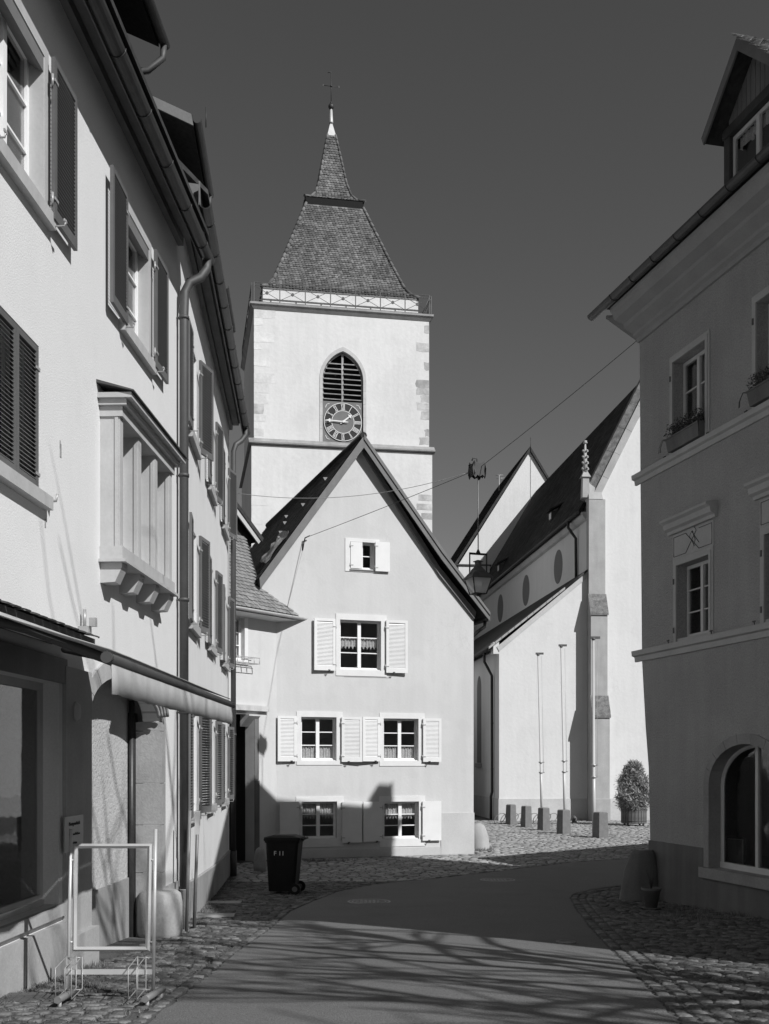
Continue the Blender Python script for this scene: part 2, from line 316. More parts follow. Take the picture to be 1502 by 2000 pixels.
def add_window(parent, r, dep, cols=2, rows=3, fm=None, bar=0.022, fw=0.05, mull=0.075, name='window', glass=True, th=0.05):
    """a window frame with separate panes, r=(s0,s1,z0,z1), set back by dep"""
    s0, s1, z0, z1 = r; fm = fm or M['white']; y0 = dep; mb = MB()
    mb.box(s0, s0 + fw, y0, y0 + th, z0, z1); mb.box(s1 - fw, s1, y0, y0 + th, z0, z1)
    mb.box(s0 + fw, s1 - fw, y0, y0 + th, z1 - fw, z1); mb.box(s0 + fw, s1 - fw, y0, y0 + th, z0, z0 + fw * 1.3)
    mb.box(s0 + fw, s1 - fw, y0 - 0.03, y0 - 0.001, z0 + 0.001, z0 + fw * 0.7)
    xs = [(s0 + fw, s1 - fw)]
    if cols > 1:
        W_ = (s1 - s0 - 2 * fw - (cols - 1) * mull) / cols; xs = [(s0 + fw + i * (W_ + mull), s0 + fw + i * (W_ + mull) + W_) for i in range(cols)]
        for i in range(cols - 1): mb.box(xs[i][1], xs[i + 1][0], y0 - 0.015, y0 + th - .004, z0 + fw * 1.3, z1 - fw)
    H = (z1 - z0 - 2.3 * fw - (rows - 1) * bar) / rows
    for a, b in xs:
        for j in range(1, rows):
            zz = z0 + 1.3 * fw + j * H + (j - 1) * bar; mb.box(a, b, y0 + 0.004, y0 + th - 0.008, zz, zz + bar)
    o = mb.build(name, fm, parent)
    if glass:
        pm = MB().box(xs[0][0] * 0, (xs[0][1] - xs[0][0]), 0, 0.004, 0, H).mesh('pane', M['glass'])
        for a, b in xs:
            for j in range(rows): inst(pm, 'pane', o, (a, y0 + th * 0.5, z0 + 1.3 * fw + j * (H + bar)))
    return o
def surround(parent, r, wd, out, m, name='window_surround', sill=True, top=None):
    s0, s1, z0, z1 = r; mb = MB(); t = top or wd
    mb.fb(s0 - wd, s0, -.01, out, z0, z1); mb.fb(s1, s1 + wd, -.01, out, z0, z1); mb.fb(s0 - wd, s1 + wd, -.01, out, z1, z1 + t)
    if sill: mb.fb(s0 - wd, s1 + wd, -.01, out, z0 - wd, z0)
    return mb.build(name, m, parent)
_sl = {}
def add_shutter(parent, hinge, width, z0, z1, d=0.04, m=None, louvred=True, single=False, ang=0.0, side=1, fwid=0.055, pitch=0.035, th=0.035, hinges=True, boards=False, cover=0.9, flip=False):
    """hinge at s=hinge; side=+1 leaf extends to the right of the hinge, -1 to the left"""
    m = m or M['shutter_dark']; H = z1 - z0; a, b = (0, width) if side > 0 else (-width, 0); mb = MB()
    if louvred:
        mb.box(a, a + fwid, 0, th, 0, H); mb.box(b - fwid, b, 0, th, 0, H); mb.box(a + fwid, b - fwid, 0, th, H - fwid, H); mb.box(a + fwid, b - fwid, 0, th, 0, fwid * 1.7)
    elif boards:
        n = 3
        for k in range(n): mb.box(a + (b - a) * k / n + .003, a + (b - a) * (k + 1) / n - .003, 0, th * .7, 0, H)
        mb.box(a + .01, b - .01, th * .7 + .001, th, H * .15, H * .15 + .06); mb.box(a + .01, b - .01, th * .7 + .001, th, H * .8, H * .8 + .06)
    else: mb.box(a, b, 0, th, 0, H)
    o = mb.build('shutter', m, parent, (hinge, -d - th, z0), ang)
    if louvred:
        n = int((H - 2.7 * fwid) / pitch); key = (round(width, 3), m.name, single)
        def slatverts(zz): 
            if flip: return [(a + fwid, .003, zz + pitch * cover * .5 - .006), (b - fwid, .003, zz + pitch * cover * .5 - .006), (b - fwid, th - .006, zz - pitch * cover * .5), (a + fwid, th - .006, zz - pitch * cover * .5)]
            return [(a + fwid, .003, zz - pitch * cover * .5), (b - fwid, .003, zz - pitch * cover * .5), (b - fwid, th - .006, zz + pitch * cover * .5), (a + fwid, th - .006, zz + pitch * cover * .5)]
        if single:
            q = slatverts(0); up = [(p[0], p[1] + .001, p[2] + .006) for p in q]; sm = MB().hull(q, up).mesh('slat', m)
            for k in range(n): inst(sm, 'slat', o, (0, 0, fwid * 1.7 + .02 + k * pitch))
        else:
            mb = MB()
            for k in range(n):
                q = slatverts(fwid * 1.7 + .02 + k * pitch); mb.hull(q, [(p[0], p[1] + .001, p[2] + .006) for p in q])
            mb.build('slats', m, o, kind='stuff')
    if hinges:
        for zz in (H * .12, H * .85):
            MB().box(-.02 * side, .07 * side, -.008, -.001, zz - .012, zz + .012).tube([(-.015 * side, th * .5, zz - .05), (-.015 * side, th * .5, zz + .05)], .011, 6).build('hinge', M['steel'], o)
    return o
def latch(parent, s, d, z, m=None):
    MB().tube([(s, -.0, z), (s, -d - .05, z), (s, -d - .06, z + .05)], .008, 5).box(s - .03, s + .03, -d - .062, -d - .05, z + .03, z + .05).build('shutter_latch', m or M['iron'], parent)
def downpipe(parent, pts, r, m, collars=(), name='downpipe'):
    mb = MB(); mb.tube(pts, r, 12)
    o = mb.build(name, m, parent)
    for c in collars: MB().tube([(c[0], c[1], c[2] - .02), (c[0], c[1], c[2] + .02)], r * 1.18, 12).box(c[0] - .01, c[0] + .01, c[1], c[1] + .1, c[2] - .01, c[2] + .01).build('pipe_collar', m, o)
    return o
def tile_field(orig, U, V, N, w, h, tw, th, m=None, jit=.004, lift=.022, keep=None, rnd=True, thick=.012, v0=0.0):
    """overlapping plain tiles on a plane: U right, V up the slope, N normal"""
    mb = MB(); rows = int(h / th) + 1; cols = int(w / tw) + 2
    U = Vector(U); V = Vector(V); N = Vector(N); orig = Vector(orig)
    for j in range(rows):
        off = (j % 2) * .5 * tw
        for i in range(-1, cols):
            u0 = i * tw + off + random.uniform(-jit, jit); u1 = u0 + tw - .006; vv = v0 + j * th + random.uniform(-jit, jit) * 1.5
            if keep and not keep((u0 + u1) / 2, vv + th / 2): continue
            lf = lift + random.uniform(-.3, .5) * jit
            if rnd: pts = [(u0, vv + th * .22), (u0 + tw * .22, vv + .01), (u1 - tw * .22, vv + .01), (u1, vv + th * .22), (u1, vv + th * 1.35), (u0, vv + th * 1.35)]
            else: pts = [(u0, vv), (u1, vv), (u1, vv + th * 1.3), (u0, vv + th * 1.3)]
            n = len(pts); P = []
            for (a, b) in pts: t = (b - vv) / (th * 1.35); P.append(orig + U * a + V * b + N * (lf * (1 - t) + .004))
            low = [p - N * thick for p in P[: n - 2]]; nl = n - 2
            mb.add(P + low, [tuple(range(n))] + [(k, n + k, n + k + 1, k + 1) for k in range(nl - 1)])
    return mb
def leaf_cloud(n, pos_fn, size, m, name, parent=None, loc=(0, 0, 0), kind=None, up=0.3, asp=.35):
    pts = np.array([pos_fn() for _ in range(n)]); d = rng.normal(size=(n, 3)); d[:, 2] += up; d /= np.linalg.norm(d, axis=1)[:, None]
    e = np.cross(d, rng.normal(size=(n, 3))); e /= np.linalg.norm(e, axis=1)[:, None]; s = size * rng.uniform(.6, 1.3, n)[:, None]
    V = np.stack([pts, pts + d * s * .5 + e * s * asp * .5, pts + d * s, pts + d * s * .5 - e * s * asp * .5], 1).reshape(-1, 3)
    me = bpy.data.meshes.new(name); me.from_pydata(V.tolist(), [], np.arange(4 * n).reshape(-1, 4).tolist()); me.materials.append(m)
    o = bpy.data.objects.new(name, me); COL.objects.link(o); o.location = loc
    if parent: o.parent = parent
    if kind: o['kind'] = kind
    return o

# ================================================================== GROUND, ROAD
xs = [-400, -60, -20, -8, -4, -2, 0, 2, 4, 8, 14, 25, 60, 400]; ys = [-300, -60, -20, -6] + [i * .5 for i in range(0, 100)] + [52, 58, 66, 78, 88, 140, 300, 1000]
V = [(x, y, g(y) - .011) for y in ys for x in xs]; nx = len(xs)
Fc = [(j * nx + i, j * nx + i + 1, (j + 1) * nx + i + 1, (j + 1) * nx + i) for j in range(len(ys) - 1) for i in range(nx - 1)]
MB().add(V, Fc).build('ground', M['soil'], kind='structure')
Lpx = [(240, 2040), (350, 1950), (405, 1907), (460, 1862), (526, 1816), (570, 1779), (606, 1763), (661, 1741), (716, 1730), (789, 1721), (850, 1716), (925, 1707), (1002, 1698), (1110, 1685), (1240, 1676), (1330, 1671)]
Rpx = [(1345, 2040), (1319, 1991), (1267, 1934), (1219, 1882), (1180, 1843), (1145, 1804), (1119, 1767), (1112, 1754), (1119, 1746), (1154, 1737), (1225, 1726)]
Lw = sorted([gp(*p)[::-1] for p in Lpx]); Rw = sorted([gp(*p)[::-1] for p in Rpx])
Lw = [(-3, Lw[0][1] - .3)] + Lw; Rw = [(-3, Rw[0][1] + .5)] + Rw; Rtop = Rw[-1]; Rw += [(Rtop[0] + .5, Rtop[1] + 2.2), (Rtop[0] + 1.2, 14.0), (60, 14.0)]
Lend = Lw[-1]; Lw += [(Lend[0] + 1.6, 14.0)]
def XL(Y): return float(np.interp(Y, [a for a, b in Lw], [b for a, b in Lw]))
def XR(Y): return float(np.interp(Y, [a for a, b in Rw], [b for a, b in Rw]))
yy = [-3 + .25 * i for i in range(12)] + [i * .1 for i in range(0, int(Lw[-1][0] * 10))]; V = []; Fc = []
for y in yy:
    a, b = XL(y) + random.uniform(-.015, .015), max(XR(y) + random.uniform(-.015, .015), XL(y) + .01)
    V += [(a + (b - a) * k / 8, y, g(y) + .0 + .02 * math.sin(math.pi * min(k, 8 - k) / 8)) for k in range(9)]
for j in range(len(yy) - 1): Fc += [(j * 9 + k, j * 9 + k + 1, (j + 1) * 9 + k + 1, (j + 1) * 9 + k) for k in range(8)]
MB().add(V, Fc, True).build('road', M['asphalt'], kind='structure')
# ------------------------------------------------------------------ building footprints
L1 = Fr((-2.68, 14.35), (.039, 1), -1.2); L2 = Fr((-2.68, 14.35), (-.07, 1), -1.2)
GB = Fr((-2.73, 28.1), (5.12, 1.7), g(28.5)); KB = Fr((-4.02, 26.25), (1.29, 1.85), g(27))
RB = Fr((4.59, 19.2), (.24, -1), g(17.5) - .4)
CB = Fr((4.9, 47.5), (.9954, .0958), g(47)); TB = Fr((-5.79, 49.3), (.984, .179), g(50))
def side_ok(x, y):
    if y < 14.35 and x < -3.24 + .039 * y + .05: return False
    if 14.35 <= y < 24.2 and x < -1.68 - .07 * y + .05: return False
    if y >= 24.2 and x < -2.73 + (x * 0) - (28.1 - y) * .7 and y < 28.1: return False
    if x < -4.5: return False
    px = HX + F * x / y; py = HY + F * (EYE - g(y)) / y
    if px < -60 or px > 1570 or py > 2060: return False
    if x > 9.2 - .24 * y and 0 < y < 19.3: return False
    if y >= 19.2 and px > 1285: return False
    if y > 28.0 + .332 * (x + 2.73) and x < 2.45: return False
    if y > 47.6 + .09 * (x - 4.9) and x > 4.8: return False
    if y > 31 and x < 2.4 + (y - 30) * .07: return False
    return True
def make_cobbles(cells, m, name, first=0, parent=None):
    """cells: x,y,lx,ly,rot,height ; domed stones, vectorised"""
    A = np.array(cells); n = len(A); k = 8; an = np.arange(k) * 2 * np.pi / k + np.pi / k
    ex = np.sign(np.cos(an)) * np.abs(np.cos(an)) ** .6; ey = np.sign(np.sin(an)) * np.abs(np.sin(an)) ** .6
    rings = [(1.0, -.03), (.93, -.001), (.66, .003)]
    V = np.zeros((n, 3 * k, 3)); jr = rng.uniform(.78, 1.06, (n, k))
    for q, (s, z) in enumerate(rings):
        lx = ex[None] * jr * A[:, 2:3] * .5 * s; ly = ey[None] * jr * A[:, 3:4] * .5 * s; c = np.cos(A[:, 4:5]); s_ = np.sin(A[:, 4:5])
        V[:, q * k:(q + 1) * k, 0] = A[:, 0:1] + lx * c - ly * s_; V[:, q * k:(q + 1) * k, 1] = A[:, 1:2] + lx * s_ + ly * c
        V[:, q * k:(q + 1) * k, 2] = np.interp(A[:, 1:2], _ys, _zs) + z + A[:, 5:6] + rng.uniform(-.002, .002, (n, k))
    fs = []
    for q in range(2): fs += [(q * k + i, q * k + (i + 1) % k, (q + 1) * k + (i + 1) % k, (q + 1) * k + i) for i in range(k)]
    if parent is not None:
        for c in range(n):
            o3 = V[c].mean(0); me = bpy.data.meshes.new(name); me.from_pydata((V[c] - o3).tolist(), [], fs + [tuple(range(2 * k, 3 * k))]); me.materials.append(m)
            me.polygons.foreach_set('use_smooth', [True] * len(me.polygons)); o = inst(me, name, parent, tuple(o3))
        return
    allf = []
    base = fs + [tuple(range(2 * k, 3 * k))]
    for c in range(n): b = c * 3 * k; allf += [tuple(b + i for i in f) for f in base]
    me = bpy.data.meshes.new(name); me.from_pydata(V.reshape(-1, 3).tolist(), [], allf); me.materials.append(m); me.polygons.foreach_set('use_smooth', [True] * len(allf))
    o = bpy.data.objects.new(name, me); COL.objects.link(o); return o
def rowfield(region, tx, ty, test, x0, x1, y0, y1, skew=0.0):
    out = []; y = y0; j = 0
    while y < y1:
        hh = ty * random.uniform(.85, 1.15); x = x0 + random.uniform(0, tx)
        while x < x1:
            ww = tx * random.uniform(.7, 1.3); X = x + ww / 2; Yq = y + hh / 2 + skew * X + .03 * math.sin(X * 1.7 + j) + .05 * math.sin(X * .6)
            if test(X, Yq): out.append((X, Yq, ww * .96, hh * .96 * random.uniform(.9, 1.03), random.gauss(0, .06) + math.atan(skew), random.uniform(-.009, .007)))
            x += ww
        y += hh; j += 1
    return out
def border(points, side, rows, tx, ty):
    out = []; P = [Vector((b, a)) for a, b in points]
    for r in range(rows):
        s = 0.0; acc = 0
        for i in range(len(P) - 1):
            d = P[i + 1] - P[i]; L = d.length
            if L < 1e-4: continue
            t = d / L; nrm = Vector((t.y, -t.x)) * side; ang = math.atan2(t.y, t.x)
            while s < L:
                c = P[i] + t * s + nrm * (ty * (r + .5) + .02); out.append((c.x, c.y, tx * random.uniform(.8, 1.0), ty * .92, ang + random.gauss(0, .04), random.uniform(-.006, .006))); s += tx * random.uniform(.95, 1.1)
            s -= L
    return [c for c in out if side_ok(c[0], c[1])]
def dens(pts, step=.12):
    o = []
    for i in range(len(pts) - 1):
        n = max(1, int(math.hypot(pts[i + 1][0] - pts[i][0], pts[i + 1][1] - pts[i][1]) / step))
        o += [(pts[i][0] + (pts[i + 1][0] - pts[i][0]) * k / n, pts[i][1] + (pts[i + 1][1] - pts[i][1]) * k / n) for k in range(n)]
    return o + [pts[-1]]
Lb = [p for p in Lw if p[0] >= 5 and p[1] < 8]; Rb = [p for p in Rw if p[0] >= 5 and p[1] < 8]
def in_road(x, y, pad): return XL(y) - pad < x < XR(y) + pad if y < Lw[-1][0] else False
bl = border(Lb, -1, 1, .15, .12); br = border(Rb, 1, 3, .16, .13)
slabs = [(407, 1790, .75, .35), (372, 1803, .2, .2), (435, 1764, .6, .3)]
def left_ok(x, y): return side_ok(x, y) and x < XL(y) - .17 and not (x > .0 and y > 24.4)
def right_ok(x, y): return side_ok(x, y) and x > XR(y) + .43 and y < Rtop[0] + .5
left = rowfield(None, .135, .09, lambda x, y: left_ok(x, y) and y <= 22.5, -4.2, 1.5, 5.6, 22.5)
right = rowfield(None, .145, .10, right_ok, 0.8, 7.5, 5.0, 22.5, skew=-.45)
far = rowfield(None, .22, .17, lambda x, y: side_ok(x, y) and 22.5 < y < 47.8 and not in_road(x, y, .12) and not right_ok(x, y) and (x < XL(y) - .1 or y > Lw[-1][0] or y > Lend[0]), -4.2, 12, 22.4, 47.9)
ctl = empty('cobbled_pavement', (0, 0, 0)); ctl['kind'] = 'structure'
near = left + right + bl + br; near.sort(key=lambda c: c[1])
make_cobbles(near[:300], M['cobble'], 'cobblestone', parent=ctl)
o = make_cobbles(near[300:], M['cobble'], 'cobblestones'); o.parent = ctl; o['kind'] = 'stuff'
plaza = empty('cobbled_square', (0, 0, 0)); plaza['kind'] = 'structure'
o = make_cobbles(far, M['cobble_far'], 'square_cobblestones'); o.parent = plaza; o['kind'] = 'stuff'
NC = (len(near), len(far))
# slabs, covers
for (px, py, lx, ly), lab in zip(slabs, ['pale concrete slab in the cobbles left of the two leaning posts', 'small pale stone slab at the foot of the leaning posts', 'grey concrete slab in shade before the last shuttered row window']):
    p = G3(px, py); tag(MB().box(-lx / 2, lx / 2, -ly / 2, ly / 2, -.06, .022).build('paving_slab', M['slab'], loc=p, rz=.05), lab, 'slab')
def manhole(px, py, r, label):
    p = G3(px, py); t = empty('manhole_cover', p + Vector((0, 0, .018)), 0, label, 'manhole cover')
    k = 28; mb = MB(); 
    for (ra, rb) in ((r * .9, r), (r * .74, r * .80)):
        v = [(q * math.cos(2 * math.pi * i / k), q * math.sin(2 * math.pi * i / k), z) for q, z in ((ra, .004), (rb, .004), (rb, -.01)) for i in range(k)]
        mb.add(v, [(i, k + i, k + (i + 1) % k, (i + 1) % k) for i in range(k)] + [(k + i, 2 * k + i, 2 * k + (i + 1) % k, k + (i + 1) % k) for i in range(k)])
    mb.build('cover_ring', M['cover_iron'], t)
    MB().lathe([(r * .98, -.02), (r * .98, 0.0)], 28).build('cover_plate', M['iron_grey'], t)
    mb = MB()
    for a in np.arange(-r * .55, r * .56, .07):
        for b in np.arange(-r * .55, r * .56, .07):
            if a * a + b * b < (r * .66) ** 2: mb.box(a - .02, a + .02, b - .02, b + .02, 0.0, .005)
    if r > .2: mb.build('cover_studs', M['cover_iron'], t, kind='stuff')
manhole(721, 1763, .36, 'large round manhole cover in the shaded asphalt nearest the black bin')
manhole(972, 1720, .36, 'round manhole cover near the far edge of the asphalt')
manhole(1105, 1842, .11, 'small round valve cover in the shaded asphalt by the right kerb')
# drain grate at the left wall
p = G3(40, 1950); t = empty('drain_grate', p, .05, 'flat rusty metal grate in the ground beside the shop wall', 'grate')
MB().box(-.36, .36, -.17, .17, -.03, .01).build('grate_frame', M['iron_grey'], t)
for k in range(11):
    for j in range(5): MB().box(-.33 + k * .062, -.33 + k * .062 + .045, -.15 + j * .062, -.15 + j * .062 + .045, .010, .016).build('grate_stud', M['iron_grey'], t)

# ================================================================== LEFT HOUSE (near)
H1 = L1.root('shop_house', 'pale roughcast house with shop window, oriel and dark shutters at the left edge', 'house')
zb = L1.zb; zE = lambda z: z + EYE - zb       # height above eye level -> local
WT = zE(6.80)                                  # wall top
sM = -17.0
def rL1(Y0, Y1, z0, z1): return (L1.sY(Y0), L1.sY(Y1), zE(z0), zE(z1))
wA = rL1(8.22, 9.36, 4.66, 5.95); wB = rL1(11.76, 12.88, 4.66, 5.95); wC = rL1(8.25, 9.24, 2.24, 3.46)
wz = rL1(4.7, 5.8, 4.66, 5.95); wy = rL1(4.7, 5.7, 2.24, 3.46)
shopw = rL1(5.6, 9.75, -1.24, .70)
def arch(s0, s1, z0, zs, rise, n=12):
    return [(s0, z0), (s1, z0)] + [((s0 + s1) / 2 + (s1 - s0) / 2 * math.cos(math.pi * k / n), zs + rise * math.sin(math.pi * k / n)) for k in range(n + 1)]
aS0, aS1 = L1.sY(10.62), L1.sY(13.42); archL = arch(aS0, aS1, 0.3, zE(.50), .42)
orl = (L1.sY(10.98), L1.sY(13.2), zE(2.14), zE(3.42))
holes = [rh(wA), rh(wB), rh(wC), rh(wz), rh(wy), rh(shopw), archL, rh(orl)]
mb = holes_wall([(sM, 0), (0, 0), (0, WT), (sM, WT)], holes, 0, .20)
mb.add([(0, 0, 0), (0, 7, 0), (0, 7, WT), (0, 0, WT)], [(0, 1, 2, 3)]); mb.add([(sM, 0, 0), (sM, 7, 0), (sM, 7, WT), (sM, 0, WT)], [(3, 2, 1, 0)])
mb.add([(sM, 7, 0), (0, 7, 0), (0, 7, WT), (sM, 7, WT)], [(0, 1, 2, 3)]); mb.add([(sM, .9, 0), (0, .9, 0), (0, .9, WT), (sM, .9, WT)], [(0, 1, 2, 3)])
mb.build('wall', M['plaster_left'], H1)
# eaves, roof, gutter
mb = MB(); mb.fb(sM, 0.05, .0, .075, WT - .10, WT); mb.extr([(0.1, WT + .003), (-.22, WT + .003), (-.24, WT + .05), (-.30, WT + .08), (-.30, WT + .16), (.1, WT + .2)], sM, .05); mb.box(sM, .05, -.31, -.301, zE(6.5), WT + .2); mb.build('eaves_cornice', M['wood_grey'], H1)
mb = MB(); mb.extr([(-.40, WT + .02), (-.40, WT + .08), (4.0, WT + 4.5), (4.1, WT + 4.4)], sM, .06); mb.extr([(4.0, WT + 4.5), (8.0, WT + .2), (7.9, WT + .1), (4.0, WT + 4.3)], sM, .06); rf1 = mb.build('roof', M['tile_dark'], H1)
gm = MB(); GZ = zE(6.58); gm.halfpipe(sM, .22, -.375, GZ, .078); gt = gm.build('gutter', M['metal_dark'], H1)
for k in range(9):
    s = .0 - k * .95 - .3
    mb = MB(); n = 8; pts = [(-.375 + .083 * math.cos(math.pi + math.pi * q / n), GZ + .083 * math.sin(math.pi + math.pi * q / n)) for q in range(n + 1)]
    mb.tube([(s, a, b) for a, b in pts], .006, 5); mb.build('gutter_joint', M['metal_dark'], gt)
def dormer(house, s0, s1, face, ztop, zlow, over=.5, pipe=True, m=None):
    """pent-roofed dormer: face = distance in from the wall plane"""
    r_ = MB(); y1 = 3.0
    r_.box(s0, s1, face, face + .06, zlow, ztop); r_.box(s0, s0 + .06, face, y1, zlow, ztop); r_.box(s1 - .06, s1, face, y1, zlow, ztop)
    dw = r_.build('dormer', M['wood_dark'], house)
    r2 = MB(); r2.extr([(face - over, ztop - .06), (face - over, ztop + .06), (y1 + .6, ztop + 1.75), (y1 + .6, ztop + 1.63)], s0 - .18, s1 + .18); r2.build('dormer_roof', M['tile_dark'], dw)
    MB().extr([(face - over - .01, ztop - .10), (face - over + .02, ztop + .06), (y1 + .6, ztop + 1.63), (y1 + .6, ztop + 1.52)], s0 - .21, s0 - .181).build('verge_board', M['wood_grey'], dw)
    g3 = MB(); g3.halfpipe(s0 - .2, s1 + .25, face - over - .06, ztop + .0, .06); g3.build('dormer_gutter', M['metal_dark'], dw)
    g4 = MB(); g4.box(s0 + .12, s1 - .12, face - .03, face - .002, zlow + .15, ztop - .2); g4.build('dormer_window', M['interior'], dw)
    if pipe: MB().tube([(s1 + .17, face - over - .06, ztop - .04), (s1 + .17, face - over - .05, ztop - .2), (s1 + .14, face - over + .12, ztop - .36), (s1 + .1, face - over + .42, ztop - .42), (s1 + .1, face + .1, ztop - .5)], .04, 8).build('dormer_pipe', M['zinc'], dw)
    return dw
dormer(H1, L1.sY(10.3), L1.sY(13.0), .45, zE(8.55), WT + .5)
dormer(H1, L1.sY(3.0), L1.sY(6.0), .45, zE(8.55), WT + .5)
# windows with surrounds
for (r, nm) in ((wA, 'u'), (wB, 'u'), (wz, 'u')):
    add_window(H1, r, .12, 2, 3, M['white'], name='window')
    mb = MB(); wd = .10; mb.fb(r[0] - wd, r[0] - .001, -.01, .012, r[2], r[3]); mb.fb(r[1] + .001, r[1] + wd, -.01, .012, r[2], r[3]); mb.fb(r[0] - wd, r[1] + wd, -.01, .012, r[3] + .001, r[3] + wd); mb.box(r[1] - .006, r[1] + .0005, -.005, .12, r[2], r[3]); mb.box(r[0] - .0005, r[0] + .006, -.005, .12, r[2], r[3]); mb.build('window_surround', M['wood_oriel'], H1)
    mb = MB(); mb.box(r[0] + .007, r[1] - .007, -.004, .03, r[3] - .13, r[3] - .002); mb.box(r[0] + .007, r[1] - .007, .035, .07, r[3] - .10, r[3] - .002); mb.box(r[0] + .007, r[1] - .007, .075, .11, r[3] - .07, r[3] - .002); mb.build('blind_box', M['wood_grey'], H1)
    MB().fb(r[0] - .12, r[1] + .12, -.05, .07, r[2] - .12, r[2] - .0015).build('window_sill', M['wood_oriel'], H1)
    add_shutter(H1, r[1] + .05, .60, r[2] - .05, r[3] + .03, .05, M['shutter_dark'], single=True, side=1, flip=True)
    add_shutter(H1, r[0] - .05, .60, r[2] - .05, r[3] + .03, .05, M['shutter_dark'], single=(nm == 'u' and r is wB), side=-1, ang=(.02 if r is wB else 0), flip=True)
    latch(H1, r[1] + .1, .10, r[2] - .09, M['steel']); latch(H1, r[0] - .1, .10, r[2] - .09, M['steel'])
for r in (wC, wy):
    add_window(H1, r, .12, 2, 3, M['white'])
    mid = (r[0] + r[1]) / 2
    add_shutter(H1, r[0] + .005, mid - r[0] - .008, r[2] + .01, r[3] - .01, -.03, M['shutter_dark'], single=(r is wC), side=1, fwid=.05, cover=.7)
    add_shutter(H1, r[1] - .005, r[1] - mid - .008, r[2] + .01, r[3] - .01, -.03, M['shutter_dark'], single=(r is wC), side=-1, fwid=.05, cover=.7)
    MB().fb(r[0] - .10, r[1] + .14, -.05, .08, r[2] - .11, r[2] - .0015).build('window_sill', M['wood_oriel'], H1)
    mb = MB(); mb.fb(r[0] - .06, r[0] - .001, -.01, .006, r[2], r[3]); mb.fb(r[1] + .001, r[1] + .05, -.01, .006, r[2], r[3]); mb.fb(r[0] - .06, r[1] + .05, -.01, .006, r[3] + .001, r[3] + .05); mb.build('window_surround', M['plaster_left'], H1)
MB().tube([(wC[1] + .18, 0, wC[2] - .02), (wC[1] + .18, -.09, wC[2] - .02), (wC[1] + .18, -.10, wC[2] + .04)], .012, 6).build('shutter_latch', M['steel'], H1)
# oriel
s0, s1, z0, z1 = orl; OD = .20
ori = MB().fb(s0 - .02, s1 + .02, .0, OD + .03, z0 - .13, z0 - .0).build('oriel', M['wood_oriel'], H1)
MB().fb(s0 - .06, s1 + .06, -.0, OD + .07, z0 - .16, z0 - .131).build('oriel_sill', M['wood_oriel'], ori)
mb = MB(); mb.fb(s0 - .02, s1 + .02, 0, OD + .03, z1, z1 + .10); mb.fb(s0 - .06, s1 + .06, 0, OD + .08, z1 + .101, z1 + .16); mb.fb(s0 - .10, s1 + .12, 0, OD + .14, z1 + .161, z1 + .21); mb.build('oriel_head', M['wood_oriel'], ori)
MB().add([(s0 - .13, -OD - .17, z1 + .213), (s1 + .15, -OD - .17, z1 + .213), (s1 + .15, .0, z1 + .30), (s0 - .13, .0, z1 + .30), (s0 - .13, -OD - .17, z1 + .225), (s1 + .15, -OD - .17, z1 + .225), (s1 + .15, .0, z1 + .33), (s0 - .13, .0, z1 + .33)], [(0, 3, 2, 1), (4, 5, 6, 7), (0, 1, 5, 4), (1, 2, 6, 5), (3, 0, 4, 7)]).build('oriel_roof', M['zinc'], ori)
n = 3; pw = .11; bw = (s1 - s0 - 4 * pw) / 3
for k in range(4):
    a = s0 + k * (bw + pw)
    mb = MB(); mb.fb(a, a + pw, -.12, OD, z0, z1); mb.fb(a - .012, a + pw + .012, OD - .05, OD - .015, z0, z1)
    mb.build('oriel_post', M['wood_oriel'], ori)
for k in range(3):
    a = s0 + k * (bw + pw) + pw
    add_window(ori, (a + .002, a + bw - .002, z0, z1), -.02, 1, 3, M['white'], name='oriel_window', glass=False)
    MB().box(a + .02, a + bw - .02, -.0, .004, z0 + .05, z1 - .05).build('oriel_pane', M['glass'], ori)
for k in range(4):
    a = s0 - .0 + k * ((s1 - s0 - .19) / 3)
    MB().extr([(0, z0 - .161), (-OD - .02, z0 - .161), (-OD - .02, z0 - .20), (-OD + .05, z0 - .35), (0, z0 - .36)], a, a + .19).build('corbel', M['wood_oriel'], ori)
# ground floor: shop window
s0, s1, z0, z1 = shopw
add_window(H1, (s0, s1, z0, z1), .14, 3, 1, M['wood_oriel'], fw=.07, name='shop_window')
mb = MB(); mb.fb(s0 - .05, s1 + .07, .0, .05, z0 - .10, z0 + .0 - .001); mb.build('shop_sill', M['stone_light'], H1)
mb = MB(); mb.fb(s1 + .10, aS0 - .02, .0, .035, .35, zE(.86)); mb.build('shop_pilaster', M['stone_light'], H1)
mb = MB(); mb.fb(sM, s1 + .10, .0, .045, 0, z0 - .16); mb.fb(s1 + .10, aS0 - .0, .0, .10, 0, zE(-1.55)); mb.build('plinth', M['stone_light'], H1)
mb = MB(); mb.fb(s0 - .15, s1 + .15, .0, .03, z1 + .001, z1 + .22); mb.build('shop_lintel', M['wood_grey'], H1)
# canopy with tiles
cs0, cs1 = sM + 8, L1.sY(9.0); cz = zE(1.0)
cn = MB().extr([(0, cz + .15), (-.55, cz - .0), (-.55, cz - .05), (0, cz + .02)], cs0, cs1).build('canopy', M['wood_dark'], H1)
MB().fb(cs0, cs1, .50, .58, cz - .13, cz - .06).build('canopy_board', M['wood_pale'], cn)
U = Vector((1, 0, 0)); Vv = Vector((0, .55, .15)).normalized(); N = Vector((0, -.15, .55)).normalized()
tile_field((L1.sY(6.4), -.62, cz - .02), U, Vv, N, cs1 - L1.sY(6.4), .62, .17, .15, keep=lambda u, v: u < cs1 - L1.sY(6.4) and v < .5).build('canopy_tiles', M['tile_dark'], cn, kind='stuff')
